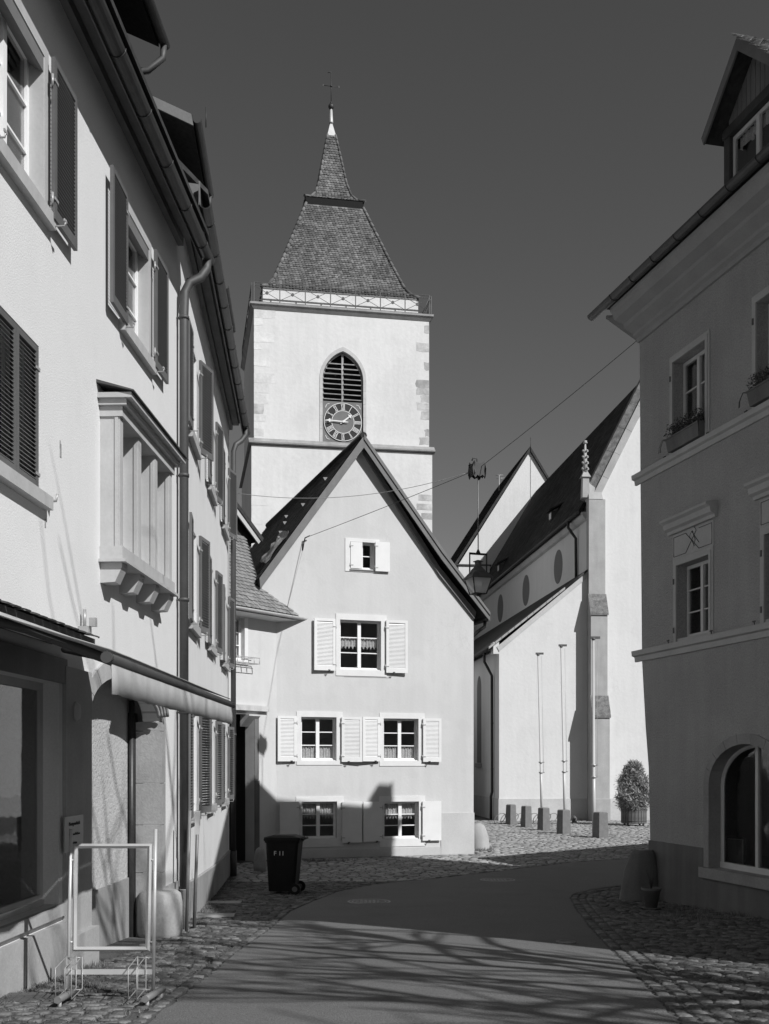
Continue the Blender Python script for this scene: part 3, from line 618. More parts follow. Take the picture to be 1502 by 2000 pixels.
# entrance: recessed wall, arch ring, jamb, door
za = zE(.50)
ring = []
n = 16; sm_, ra = (aS0 + aS1) / 2, (aS1 - aS0) / 2
for k in range(9):
    a0, a1 = math.pi * k / 9, math.pi * (k + 1) / 9 - .01
    def pt(a, e): return (sm_ + (ra + e) * math.cos(a), za + (.42 + e) * math.sin(a))
    MB().prism([pt(a0, 0), pt((a0 + a1) / 2, 0), pt(a1, 0), pt(a1, .2), pt((a0 + a1) / 2, .2), pt(a0, .2)], -.025, .21).build('arch_stone', M['stone_light'], H1)
zz = 0.35; hs = [.62, .5, .55, .48, .6, .5]
for k in range(6):
    z2 = min(zz + hs[k] * 1.05, za); MB().box(aS1 - .004, aS1 + .2, -.025, .29, zz, z2 - .006).build('jamb_stone', M['stone_mid'], H1); MB().box(aS0 - .12, aS0 + .004, -.022, .30, zz, z2 - .008).build('jamb_stone', M['stone_light'], H1); zz = z2
MB().box(aS0 - .4, aS1 + .3, .38, .85, 0.2, za + .6).build('recess_wall', M['plaster_recess_shaded'], H1)
MB().box(aS0 - .4, aS1 - .03, .355, .3799, 0.2, zE(-1.38)).build('recess_plinth', M['plinth'], H1)
MB().box(aS1 - .03, aS1 + .1, .295, .379, .2, za + .1).tube([(aS1 - .05, .33, .3), (aS1 - .05, .33, za + .25)], .03, 8).build('dark_conduit', M['metal_dark'], H1)
# fluted hood over the arch
mb = MB()
for k in range(4):
    e = -.10 + k * .06
    mb.tube([(sm_ + (ra - .05 + e) * math.cos(a), -.03 - .02 * k, za + .02 + (.42 - .03 + e) * math.sin(a)) for a in [R(5) + R(75) * q / 10 for q in range(11)]], .022, 6)
mb.build('arch_moulding', M['stone_mid'], H1)
mb = MB(); mb.lathe([(.24, 0), (.27, .1), (.27, .45), (.25, .56), (.20, .60)], 20, (aS1 + .02, -.0, g(13.4) - L1.zb - .05)); tag(mb.build('guard_stone', M['stone_mid'], None, loc=(L1.O[0], L1.O[1], L1.zb), rz=L1.rz), 'round drum shaped guard stone at the foot of the arched entrance', 'guard stone', 'guard stones')
mb = MB(); mb.fb(aS1 + .21, -.03, 0, .03, 0, zE(-1.52)); mb.build('plinth', M['plinth'], H1)
# security lamp, plate, bell
pz = L1.P(155, 1228); MB().box(pz[0] - .05, pz[0] + .05, -.10, 0, pz[1] - .04, pz[1] + .02).box(pz[0] - .03, pz[0] + .03, -.16, -.10, pz[1] + .02, pz[1] + .1).tube([(pz[0], -.05, pz[1]), (pz[0], -.05, pz[1] + .18)], .015, 6).build('wall_bracket', M['steel'], H1)
pz = L1.P(145, 1390, .03); tag(MB().lathe([(.0, -.09), (.04, -.06), (.045, 0), (.04, .06), (0, .09)], 10).build('wall_lamp', M['paper'], None, loc=L1.W(pz[0], .05, pz[1])), 'small oval white bulkhead lamp on the shaded shop pilaster', 'wall lamp')
a = L1.P(124, 1596, .035); b = L1.P(160, 1657, .035)
sg = empty('notice_board', L1.W((a[0] + b[0]) / 2, .036, (a[1] + b[1]) / 2), L1.rz, 'grey private property notice with Privatgrundstück lettering on the shop pilaster', 'sign')
wS, hS = (b[0] - a[0]), abs(a[1] - b[1]); MB().box(-wS / 2, wS / 2, -.012, 0, -hS / 2, hS / 2).build('sign_plate', M['sign'], sg)
for body, size, z in (('Privatgrundstück', .098, .28), ('Betreten und Befahren', .070, -.02), ('verboten', .080, -.27)):
    o = inst(text_mesh(body, hS * size * 1.5, M['ink']), 'lettering', sg, (0, -.0145, z * hS), (R(90), 0, 0)); wd_ = o.dimensions.x if False else max(v.co.x for v in o.data.vertices) - min(v.co.x for v in o.data.vertices)
    o.scale = (min(1.0, wS * .92 / wd_), 1, 1)
# damage marks on the plaster
for (px, py, r_) in ((118, 880, .02), (117, 868, .012), (88, 1022, .012), (146, 410, .012)):
    q = L1.P(px, py); MB().box(q[0] - r_, q[0] + r_, -.004, .0, q[1] - r_ * 3, q[1] + r_ * 3).build('plaster_chip', M['plinth'], H1)

# ------------------------------------------------------------------ awning
AX = -1.42; ay0, ay1 = 5.75, 10.3; zbr = EYE + .54
aw = empty('awning', (AX, ay0, zbr), 0, 'folding-arm shop awning with grey cloth valance over the shop front', 'awning')
wl = lambda Y: -3.24 + .039 * Y + .03
MB().tube([(0, -.04, 0), (0, ay1 - ay0 + .04, 0)], .028, 14).build('front_bar', M['cloth_under'], aw)
for yq in (-.06, ay1 - ay0 + .06): MB().tube([(0, yq - .02, 0), (0, yq + .02, 0)], .030, 14).build('bar_cap', M['cloth_under'], aw)
mb = MB(); nn = 40; V = []; Fc = []
for i in range(nn + 1):
    y = (ay1 - ay0) * i / nn; wv = .008 * math.sin(i * 1.3) + .006 * math.sin(i * .7)
    V += [(.010, y, -.026), (.012 + wv * .5, y, -.10), (.012 + wv, y, -.185 + .003 * math.sin(i * 2.1))]
Fc = [(i * 3 + k, i * 3 + k + 1, (i + 1) * 3 + k + 1, (i + 1) * 3 + k) for i in range(nn) for k in range(2)]
va = MB().add(V, Fc, True).build('valance', M['cloth'], aw); sol = va.modifiers.new('thickness', 'SOLIDIFY'); sol.thickness = .004
zw = .58
V = []; 
for i in range(11):
    y = (ay1 - ay0) * i / 10; x1 = wl(ay0 + y) - AX + .05
    for k in range(7): t = k / 6; V.append((x1 * t, y, .045 + (zw - .045) * t - .025 * math.sin(math.pi * t)))
fa = MB().add(V, [(i * 7 + k, i * 7 + k + 1, (i + 1) * 7 + k + 1, (i + 1) * 7 + k) for i in range(10) for k in range(6)], True).build('awning_cloth', M['cloth'], aw); sol = fa.modifiers.new('thickness', 'SOLIDIFY'); sol.thickness = .006
for y in (.5, ay1 - ay0 - .5):
    x1 = wl(ay0 + y) - AX
    MB().tube([(x1, y, zw - .12), (x1 * .5, y + (.75 if y > 2 else -.55) * (-1 if y > 2 else -1), .28), (-.02, y, .0)], .03, 8).build('folding_arm', M['cloth_under'], aw)
MB().box(wl(ay0) - AX - .02, wl(ay0) - AX + .12, -.02, ay1 - ay0 + .02, zw - .1, zw + .06).build('awning_case', M['cloth_under'], aw)

# ================================================================== ROW HOUSE (second)
H2 = L2.root('row_house', 'long pale terraced house with rows of half open louvred shutters and downpipes', 'house')
E2 = L2.sY(24.0); WT2 = zE(7.30)
cen = [16.22, 19.25, 22.35]; wins2 = []
for (z0, z1) in ((4.72, 6.05), (2.02, 3.40), (-.72, .72)):
    for c in cen: wins2.append((L2.sY(c - .5), L2.sY(c + .5), zE(z0), zE(z1)))
mb = holes_wall([(0, 0), (E2, 0), (E2, WT2), (0, WT2)], [rh(r) for r in wins2], 0, .16)
mb.add([(E2, 0, 0), (E2, 8, 0), (E2, 8, WT2), (E2, 0, WT2)], [(0, 1, 2, 3)]); mb.add([(0, 0, 0), (0, 8, 0), (0, 8, WT2), (0, 0, WT2)], [(3, 2, 1, 0)])
mb.add([(0, 8, 0), (E2, 8, 0), (E2, 8, WT2), (0, 8, WT2)], [(3, 2, 1, 0)]); mb.add([(0, .8, 0), (E2, .8, 0), (E2, .8, WT2), (0, .8, WT2)], [(0, 1, 2, 3)])
mb.build('wall', M['plaster_row'], H2)
for i, r in enumerate(wins2):
    add_window(H2, r, .1, 2, 3, M['frame_shade'])
    surround(H2, r, .09, .015, M['white_trim'], sill=False)
    MB().fb(r[0] - .12, r[1] + .12, -.05, .08, r[2] - .13, r[2] - .001).build('window_sill', M['stone_light'], H2)
    add_shutter(H2, r[0] - .04, .5, r[2] - .04, r[3] + .03, .045, M['shutter_row'], side=-1, ang=random.uniform(-.02, .05), pitch=.04, flip=True)
    add_shutter(H2, r[1] + .04, .5, r[2] - .04, r[3] + .03, .045, M['shutter_row'], side=1, ang=random.uniform(-.34, -.08), pitch=.04, flip=True)
    latch(H2, r[0] - .2, .1, r[2] - .08, M['steel']); latch(H2, r[1] + .2, .1, r[2] - .08, M['steel'])
V = []; k = 14
for i in range(k + 1):
    s = E2 * i / k; Yq = L2.O[1] + L2.u[1] * s; zt = g(Yq) + .52 - zb; V += [(s, -.03, 0), (s, -.03, zt), (s, .0, zt + .02)]
MB().add(V, [(i * 3 + q, (i + 1) * 3 + q, (i + 1) * 3 + q + 1, i * 3 + q + 1) for i in range(k) for q in range(2)]).build('plinth', M['plinth'], H2)
mb = MB(); mb.fb(0, E2 + .03, .0, .075, WT2 - .10, WT2); mb.extr([(0.1, WT2 + .003), (-.20, WT2 + .003), (-.22, WT2 + .05), (-.28, WT2 + .08), (-.28, WT2 + .16), (.1, WT2 + .2)], -.05, E2 + .05); mb.box(-.05, E2 + .05, -.30, -.281, zE(7.1), WT2 + .2); mb.build('eaves_cornice', M['wood_grey'], H2)
mb = MB(); mb.extr([(-.40, WT2 + .04), (-.40, WT2 + .10), (4.0, WT2 + 4.6), (4.1, WT2 + 4.5)], -.03, E2 + .15); mb.extr([(4.0, WT2 + 4.6), (9.0, WT2 + .2), (8.9, WT2 + .1), (4.0, WT2 + 4.4)], -.03, E2 + .15); mb.build('roof', M['tile_dark'], H2)
GZ2 = zE(7.36 - .16); gt = MB().halfpipe(-.1, E2 + .2, -.37, GZ2, .078).build('gutter', M['metal_dark'], H2)
for k in range(11):
    s = .4 + k * .88; pts = [(-.37 + .083 * math.cos(math.pi + math.pi * q / 8), GZ2 + .083 * math.sin(math.pi + math.pi * q / 8)) for q in range(9)]
    MB().tube([(s, a, b) for a, b in pts], .006, 5).build('gutter_joint', M['metal_dark'], gt)
dormer(H2, L2.sY(15.75), L2.sY(17.4), .42, zE(9.02), WT2 + .5); dormer(H2, L2.sY(21.2), L2.sY(22.9), .42, zE(9.02), WT2 + .5, pipe=False)
MB().tube([(1.9, -.2, zE(9.3)), (1.9, -.2, zE(9.6))], .008, 5).build('roof_spike', M['iron'], H2)
# downpipes (belonging to the two houses)
gzl = g(14.4) - zb
s = -.04
downpipe(H1, [(s + .12, -.375, GZ - .05), (s + .12, -.37, GZ - .17), (s + .08, -.30, GZ - .30), (s + .03, -.17, GZ - .38), (s, -.11, GZ - .52), (s, -.10, GZ - .8), (s, -.10, gzl + .52)], .058, M['zinc'], [(s, -.10, GZ - .85), (s, -.10, zE(3.7)), (s, -.10, zE(2.1)), (s, -.10, zE(.65))])
MB().tube([(s, -.10, gzl + .52), (s, -.10, gzl + .50), (s, -.10, gzl)], [.07, .05, .05], 12).build('downpipe_foot', M['stone_mid'], H1)
s2 = E2 - .45; gz2 = g(23.7) - zb
downpipe(H2, [(s2 + .15, -.37, GZ2 - .05), (s2 + .15, -.37, GZ2 - .2), (s2 + .1, -.28, GZ2 - .34), (s2 + .03, -.17, GZ2 - .44), (s2, -.12, GZ2 - .6), (s2, -.12, gz2 + .5)], .055, M['zinc'], [(s2, -.12, zE(5.8)), (s2, -.12, zE(3.0)), (s2, -.12, zE(.6))])
MB().tube([(s2, -.12, gz2 + .55), (s2, -.12, gz2)], .07, 12).build('downpipe_foot', M['zinc'], H2)

# ================================================================== GABLED HOUSE
HG = GB.root('gabled_house', 'pale gabled house with white shutters standing in front of the church tower', 'house')
zg = GB.zb; P = GB.P
A = P(708, 872); Lf = P(511, 1128); Kk = P(857, 1112); Rt = P(925, 1200); BL = P(540, 1680); BR = P(925, 1670)
outer = [(Lf[0], -.6), (BR[0], -.6), (BR[0], Rt[1]), Kk, A, (Lf[0], Lf[1])]
Wg = {}
Wg['attic'] = GB.rect(708, 1059, 730, 1113); Wg['upper'] = GB.rect(664, 1210, 744, 1310)
Wg['ml'] = GB.rect(588, 1400, 657, 1486); Wg['mr'] = GB.rect(749, 1403, 817, 1486)
Wg['ll'] = GB.rect(589, 1566, 658, 1638); Wg['lr'] = GB.rect(750, 1566, 818, 1638)
Wg['attic_l'] = GB.rect(684, 1059, 707.5, 1113)
att = (Wg['attic_l'][0], Wg['attic'][1], Wg['attic'][2], Wg['attic'][3])
mb = holes_wall(outer, [rh(att)] + [rh(Wg[k]) for k in ('upper', 'ml', 'mr', 'll', 'lr')], 0, .22)
D = 11.0; s0, s1 = Lf[0], BR[0]
mb.add([(s0, 0, -.6), (s0, D, -.6), (s0, D, Lf[1]), (s0, 0, Lf[1])], [(3, 2, 1, 0)]); mb.add([(s1, 0, -.6), (s1, D, -.6), (s1, D, Rt[1]), (s1, 0, Rt[1])], [(0, 1, 2, 3)])
mb.add([(p[0], D, p[1]) for p in outer], [tuple(range(len(outer)))[::-1]])
mb.add([(s0, 1.6, -.6), (s1, 1.6, -.6), (s1, 1.6, Rt[1]), (s0, 1.6, Rt[1])], [(0, 1, 2, 3)])
mb.build('wall', M['plaster_gable'], HG)
# roof
o_ = .28; A2 = P(711, 851, o_); L2_ = P(507, 1129, o_); K2 = P(863, 1072, o_); R2 = P(957, 1197, o_)
def off(p, q, t):   # offset polyline downwards, vertical measure
    return (p[0], p[1] - t)
top = [L2_, A2, K2, R2]
slab = top + [off(R2, 0, .16), off(K2, 0, .18), off(A2, 0, .2), off(L2_, 0, .18)]
roofg = MB().prism(slab, -o_ + .035, D + .2).build('roof', M['tile_dark'], HG)
bb = [L2_, A2, off(A2, 0, .30), (L2_[0] + .02, L2_[1] - .26)]
MB().prism(bb, -o_ - .0, -o_ + .03).build('bargeboard', M['wood_grey'], roofg)
MB().prism([A2, K2, R2, off(R2, 0, .22), off(K2, 0, .28), off(A2, 0, .30)], -o_ - .001, -o_ + .029).build('bargeboard', M['wood_grey'], roofg)
MB().prism([off(A2, 0, -.03), off(K2, 0, -.03), off(R2, 0, -.02), off(R2, 0, .07), off(K2, 0, .09), off(A2, 0, .10)], -o_ - .03, -o_ - .002).build('verge_trim', M['wood_grey'], roofg)
# inner moulding under right overhang
MB().prism([off(A, 0, .02), (Kk[0], Kk[1] + .06), (Rt[0] + .05, Rt[1] + .06), (Rt[0] + .0, Rt[1] - .12), (Kk[0], Kk[1] - .16), off(A, 0, .20)], -.07, -.002).build('verge_moulding', M['wood_grey'], roofg)
MB().prism([off(A, 0, .02), (Lf[0], Lf[1] + .02), (Lf[0] + .05, Lf[1] - .03), off(A, 0, .10)], -.05, -.002).build('verge_moulding', M['white_trim'], roofg)
dv = Vector((A2[0] - L2_[0], 0, A2[1] - L2_[1])); Ls = dv.length; dv.normalize(); Nn = Vector((-dv.z, 0, dv.x))
tile_field((L2_[0], D + .1, L2_[1]), Vector((0, -1, 0)), dv, Nn, D + .1 + o_, Ls - .1, .18, .155, keep=lambda u, v: u < D + .32).build('roof_tiles', M['tile_gable'], roofg, kind='stuff')
for (yq, t) in ((1.5, .35), (1.9, .62), (2.6, .45), (.9, .75), (3.6, .58), (4.8, .7)):
    c = Vector((L2_[0], yq, L2_[1])) + dv * Ls * t + Nn * .04
    MB().add([c, c + dv * .12, c + Vector((0, .12, 0)) + dv * .06, c + Nn * .09 + dv * .06 + Vector((0, .06, 0))], [(0, 1, 3), (1, 2, 3), (2, 0, 3)]).build('snow_guard', M['stone_mid'], roofg)
mb = MB(); mb.tube([(A2[0], -o_ + .02, A2[1] + .02), (A2[0], D + .2, A2[1] + .02)], .09, 8); mb.build('ridge', M['tile_dark'], roofg)
# rubble flashing patch near the valley
q1 = Vector((L2_[0], .55, L2_[1])) + dv * .55; 
mb = MB(); pts = []
for i in range(6):
    for j in range(8):
        c = q1 + Vector((0, i * .42 - .3, 0)) + dv * (j * .15 + .10 * i) + Nn * (.05 + random.uniform(-.03, .06)); pts.append(c)
mb.add(pts, [(i * 8 + j, i * 8 + j + 1, (i + 1) * 8 + j + 1, (i + 1) * 8 + j) for i in range(5) for j in range(7)], True); mb.build('mortar_patch', M['mortar'], roofg)
# plinth & ledge
q0 = P(861, 1588); MB().fb(q0[0], BR[0] + .015, -.005, .02, -.6, q0[1]).build('plinth', M['plinth_gable'], HG)
MB().fb(P(742, 1650)[0] - 2.6, q0[0] - .001, -.005, .012, -.6, P(700, 1658)[1]).build('plinth', M['plinth_gable'], HG)
def gwin(key, cols, rows, sur, dep=.13):
    r = Wg[key]; s_ = GB.rect(*sur); add_window(HG, r, dep, cols, rows, M['white'], fw=.055, mull=.09, bar=.025)
    mb = MB(); o = .018; mb.fb(s_[0], r[0], -.005, o, s_[2], s_[3]); mb.fb(r[1], s_[1], -.005, o, s_[2], s_[3]); mb.fb(r[0], r[1], -.005, o, r[3], s_[3]); mb.fb(r[0], r[1], -.005, o, s_[2], r[2]); mb.build('window_surround', M['white_trim'], HG)
    mb = MB(); mb.fb(r[0] + .003, r[1] - .003, -.10, -.02, r[2] + .0, r[2] + .02); mb.build('window_sill', M['white_trim'], HG)
gwin('upper', 2, 3, (656, 1198, 755, 1322)); gwin('ml', 2, 3, (579, 1389, 669, 1494)); gwin('mr', 2, 3, (741, 1392, 829, 1496)); gwin('ll', 2, 3, (578, 1556, 671, 1653)); gwin('lr', 2, 3, (741, 1555, 830, 1652))
# attic window: left half shuttered
r = Wg['attic']; add_window(HG, r, .13, 1, 2, M['white'], fw=.05); s_ = GB.rect(674, 1050, 741, 1119)
mb = MB(); o = .018; mb.fb(s_[0], att[0], -.005, o, s_[2], s_[3]); mb.fb(att[1], s_[1], -.005, o, s_[2], s_[3]); mb.fb(att[0], att[1], -.005, o, att[3], s_[3]); mb.fb(att[0], att[1], -.005, o, s_[2], att[2]); mb.build('window_surround', M['white_trim'], HG)
MB().box(att[0], Wg['attic_l'][1], .10, .16, att[2], att[3]).build('shutter_backing', M['white'], HG)
add_shutter(HG, att[0] + .005, Wg['attic_l'][1] - att[0] - .01, att[2] + .01, att[3] - .01, .0, M['shutter_white'], louvred=False, side=1, hinges=True)
a = GB.rect(733, 1058, 761, 1117, .05); add_shutter(HG, a[0], a[1] - a[0], a[2], a[3], .04, M['shutter_white'], louvred=False, side=1)
MB().fb(att[0] - .02, att[1] + .02, .02, .035, att[2] - .05, att[2] - .02).build('shutter_bar', M['iron_grey'], HG)
for (bx_, side, lv, an) in (((613, 1207, 655, 1310), -1, 1, .05), ((754, 1211, 795, 1315), 1, 1, -.06), ((542, 1398, 579, 1487), -1, 1, .04), ((667, 1400, 706, 1488), 1, 1, -.10), ((707, 1400, 742, 1487), -1, 1, .10), ((826, 1403, 861, 1488), 1, 1, -.04), ((546, 1566, 584, 1641), -1, 0, .02), ((668, 1566, 706, 1645), 1, 0, -.03), ((709, 1566, 746, 1643), -1, 0, .03), ((825, 1565, 861, 1641), 1, 0, -.02)):
    a = GB.rect(*bx_, d=.05); h = a[0] if side > 0 else a[1]
    add_shutter(HG, h, a[1] - a[0], a[2], a[3], .045, M['shutter_white'], louvred=bool(lv), side=side, ang=an, pitch=.034, fwid=.07, cover=1.12)
    latch(HG, (a[0] + a[1]) / 2 + .1 * side * -1, .08, a[2] - .03)
# curtains
def curtain(fr, r, zlo, zhi, label, parent_depth=.20, scallop=.05, cols=2, m='lace', fold=.018, group=None):
    s0, s1 = r[0] + .06, r[1] - .06; W_ = s1 - s0; mid = (s0 + s1) / 2; V = []; Fc = []; n = 60
    for i in range(n + 1):
        x = s0 + W_ * i / n; y = parent_depth + fold * math.sin(i * 1.25) + fold * .5 * math.sin(i * .5); zl = zlo + scallop * abs(math.sin(i * math.pi / [6, 7.5, 5, 6.6][int(s0 * 7) % 4] + s0))
        V += [(x, y, zl), (x, y, (zl + zhi) / 2), (x, y, zhi)]
    Fc = [(i * 3 + k, (i + 1) * 3 + k, (i + 1) * 3 + k + 1, i * 3 + k + 1) for i in range(n) for k in range(2)]
    o = MB().add(V, Fc, True).build('curtain', M[m], None, loc=(fr.O[0], fr.O[1], fr.zb), rz=fr.rz); return tag(o, label, 'curtain', group)
r = Wg['upper']; H_ = r[3] - r[2]; curtain(GB, r, r[2] + H_ * .42, r[2] + H_ * .66, 'white lace curtain across the middle of the top pair window', scallop=.09)
for k, lab in (('ml', 'short lace curtain at the foot of the left middle floor window'), ('mr', 'short lace curtain at the foot of the right middle floor window')):
    r = Wg[k]; H_ = r[3] - r[2]; curtain(GB, r, r[2] + H_ * .03, r[2] + H_ * .33, lab, scallop=.02)
for k, lab in (('ll', 'lace pelmet curtain in the upper panes of the lower left window'), ('lr', 'lace pelmet curtain in the upper panes of the lower right window')):
    r = Wg[k]; H_ = r[3] - r[2]; curtain(GB, r, r[2] + H_ * .50, r[2] + H_ * .94, lab, scallop=.10)
# house number
q = P(520, 1477); o = inst(text_mesh('9', .16, M['ink'], .006), 'house_number', HG, (q[0], -.012, q[1]), (R(90), 0, 0))
# hook & chain for the cable
q = P(594, 1052); hookW = GB.W(q[0], .10, q[1])
MB().tube([(q[0] - .04, -.01, q[1] - .3), (q[0] - .02, -.05, q[1] - .12), (q[0], -.10, q[1]), (q[0] + .12, -.12, q[1] + .06)], .016, 6).build('cable_hook', M['iron'], HG)
# gutter & pipe right end
MB().tube([(Rt[0] + .36, -.2, Rt[1] - .12), (Rt[0] + .36, D, Rt[1] - .12)], .07, 10).build('gutter', M['metal_dark'], HG)
downpipe(HG, [(Rt[0] + .34, .0, Rt[1] - .15), (Rt[0] + .32, .0, Rt[1] - .32), (Rt[0] + .16, .1, Rt[1] - .45), (Rt[0] + .06, .25, Rt[1] - .6), (Rt[0] + .05, .25, 0.0)], .05, M['metal_dark'], [(Rt[0] + .05, .25, 2.8)])
# fine cracks as shallow grooves
for (a, b, c, d_) in ((862, 1590, 924, 1592), (672, 1322, 760, 1325)):
    q0 = P(a, b); q1 = P(c, d_); MB().fb(q0[0], q1[0], .0005, .003, q0[1] - .006, q0[1] + .006).build('plaster_joint', M['plinth'], HG)

# ================================================================== LINK HOUSE
HK = KB.root('link_house', 'small tiled link building with dark passage between the row house and gabled house', 'house')
ext = 2.6; zk = KB.zb; eH = 3.74 + EYE - zk; KE = 2.255
r = KB.rect(430, 1200, 477, 1290); wk = (r[1] - .85, r[1], r[2], r[3]); dr = KB.rect(430, 1392, 497, 1700); drr = (dr[1] - 1.35, dr[1], -.3, dr[3])
mb = holes_wall([(-ext, -.5), (KE, -.5), (KE, eH), (-ext, eH)], [rh(wk), rh(drr)], 0, .3)
mb.add([(-ext, 3, -.5), (KE, 3, -.5), (KE, 3, eH), (-ext, 3, eH)], [(0, 1, 2, 3)]); mb.add([(-ext, 0, -.5), (-ext, 3, -.5), (-ext, 3, eH), (-ext, 0, eH)], [(3, 2, 1, 0)])
mb.build('wall', M['plaster_gable'], HK)
MB().box(drr[0] - .5, drr[1] + .3, 2.4, 2.45, -.5, drr[3] + .4).build('passage_dark_sheet', M['black'], HK)  # black sheet stands in for the unlit depth of the passage
MB().box(drr[1] + .18, drr[1] + .22, .32, 2.4, -.5, drr[3] + .4).box(drr[0] - .4, drr[0] - .36, .32, 2.4, -.5, drr[3] + .4).box(drr[0] - .4, drr[1] + .2, .32, 2.4, drr[3] + .05, drr[3] + .09).build('passage_wall', M['interior'], HK)
mb = MB(); mb.box(drr[1] + .001, drr[1] + .17, -.02, .31, -.3, drr[3] * .55); mb.build('door_jamb', M['plinth_dark'], HK)
MB().box(drr[1] + .001, drr[1] + .15, -.015, .31, drr[3] * .55 + .01, drr[3] - .02).build('door_jamb', M['plinth_dark'], HK)
a = KB.rect(440, 1374, 526, 1390, .1); MB().fb(-1.6, a[1], -.1, .10, a[2] + .0, a[3]).build('lintel_beam', M['wood_pale'], HK)
MB().extr([(-.09, drr[3] - .04), (-.09, drr[3] - .001), (.2, drr[3] - .001), (.2, drr[3] - .3)], drr[1] - .30, drr[1] + .12).build('corbel', M['wood_pale'], HK)
add_window(HK, wk, .12, 2, 3, M['white']); surround(HK, wk, .12, .02, M['white_trim']); 
curtain(KB, wk, wk[2] + .1, wk[2] + 1.0, 'white half curtain in the small window beside the passage', scallop=.02)
# flower rack
ra = KB.rect(440, 1278, 500, 1296, .3); z0 = ra[2]; mb = MB()
for d_ in (.05, .28):
    for zz in (z0, z0 + .14): mb.tube([(wk[0] - .1, -d_, zz), (wk[1] + .25, -d_, zz)], .009, 6)
for k in range(7):
    s = wk[0] - .1 + (wk[1] - wk[0] + .35) * k / 6; mb.tube([(s, -.05, z0), (s, -.28, z0)], .008, 5); mb.tube([(s, -.28, z0), (s, -.28, z0 + .14)], .008, 5)
tag(mb.build('flower_rack', M['steel'], None, loc=(KB.O[0], KB.O[1], KB.zb), rz=KB.rz), 'empty metal flower box rack under the small link house window', 'rack')
# roof with separate tiles
eo = .36; pit = R(47); Vv = Vector((0, math.cos(pit), math.sin(pit))); N = Vector((0, -math.sin(pit), math.cos(pit))); ez = eH - .02; y0 = -eo; rl = 3.15
eR = KB.P(592, 1204, eo)[0]
# gable facade plane in link coordinates: clip the roof against it
gn = Vector((GB.i[0], GB.i[1])); gO = Vector(GB.O)
def in_front(x, y):
    wx = KB.O[0] + KB.u[0] * x + KB.i[0] * y; wy = KB.O[1] + KB.u[1] * x + KB.i[1] * y
    return (wx - gO.x) * gn.x + (wy - gO.y) * gn.y
def xmax(y):   # x at which the gabled house is met
    x = -3.0
    while x < 6.0:
        wx = KB.O[0] + KB.u[0] * x + KB.i[0] * y - GB.O[0]; wy = KB.O[1] + KB.u[1] * x + KB.i[1] * y - GB.O[1]
        if wx * GB.i[0] + wy * GB.i[1] > 0 and wx * GB.u[0] + wy * GB.u[1] > Lf[0]: break
        x += .01
    return x
bot = [(-ext, y0, ez), (xmax(y0) - .005, y0, ez)]; yT = y0 + rl * math.cos(pit); zT = ez + rl * math.sin(pit)
# beyond the facade corner the roof runs on beside the gabled roof
x_top = xmax(yT)
ysl = [y0 + (yT - y0) * k / 16 for k in range(17)]
poly = [Vector((-ext, y0, ez))] + [Vector((xmax(q_) - .005, q_, ez + (q_ - y0) * math.tan(pit))) for q_ in ysl] + [Vector((-ext, yT, zT))]
roofk = MB().hull([p - N * .10 for p in poly], poly).build('roof', M['tile_dark'], HK)
tm = None; tw, th = .165, .15; cnt = 0
tl = []
for v in range(3):
    mb = MB(); q = random.uniform(-.004, .004); pts = [(0, .035), (.03, .01), (tw - .036, .01 + q), (tw - .006, .035), (tw - .006, .2), (0, .2)]
    P_ = [Vector((a, 0, 0)) + Vv * b + N * (.026 * (1 - b / .2) + .006) for a, b in pts]; low = [p - N * .014 for p in P_]
    mb.add(P_ + low[:4], [tuple(range(6)), (0, 6, 7, 1), (1, 7, 8, 2), (2, 8, 9, 3)]); tl.append(mb.mesh('tile', M['tile_link']))
row = 0; xleft = KB.P(440, 1180, eo)[0] - .6
while row * th < rl:
    y = y0 - .02 + row * th * math.cos(pit); z = ez + row * th * math.sin(pit); xm = xmax(y) - .03; x = xleft + (row % 2) * tw / 2
    while x + tw * .5 < xm:
        cnt += 1; inst(random.choice(tl), 'tile', roofk, (x + random.uniform(-.004, .004), y + random.uniform(-.004, .004), z + random.uniform(-.002, .004)), (random.uniform(-.02, .02), random.uniform(-.012, .012), random.uniform(-.012, .012))); x += tw
    row += 1
MB().halfpipe(-ext, eR + .04, -eo - .06, ez - .02, .07).build('gutter', M['gutter_light'], HK)
mb = MB(); mb.add([(-ext, -eo + .01, ez - .1), (xmax(-eo) - .01, -eo + .01, ez - .1), (xmax(0) - .01, 0.0, ez - .16), (-ext, 0.0, ez - .16)], [(0, 3, 2, 1)]); mb.build('soffit', M['white_trim'], HK)
# rear boarded gable above the link roof
q = KB.P(458, 985, -2.0); q2 = KB.P(509, 1056, -2.0); yb = 2.0
sl_ = (q[1] - q2[1]) / (q[0] - q2[0])
gx0 = q[0] - 1.6; gz0 = q[1] - sl_ * 1.6
bd = MB().prism([(gx0, q2[1] - .15), (q2[0] - .12, q2[1] - .15), (q2[0] - .12, q2[1] + .05), (gx0, gz0 - .12)], yb + .25, yb + 3).build('boarded_gable', M['wood_dark'], HK)
for k in range(14):
    x = q2[0] - .18 - k * .13; zt = q2[1] + sl_ * (x - q2[0]) - .12; MB().box(x - .055, x + .055, yb + .225, yb + .249, q2[1] - .15, zt).build('board', M['wood_dark'], bd)
MB().prism([(gx0, gz0 - .02), (q2[0] + .02, q2[1]), (q2[0] - .08, q2[1] - .10), (gx0, gz0 - .2)], yb, yb + .04).build('verge_board', M['wood_pale'], bd)
MB().prism([(gx0, gz0 + .10), (q2[0] + .1, q2[1] + .08), (q2[0] + .04, q2[1] - .03), (gx0, gz0 - .01)], yb - .03, yb + 3).build('roof', M['tile_dark'], bd)
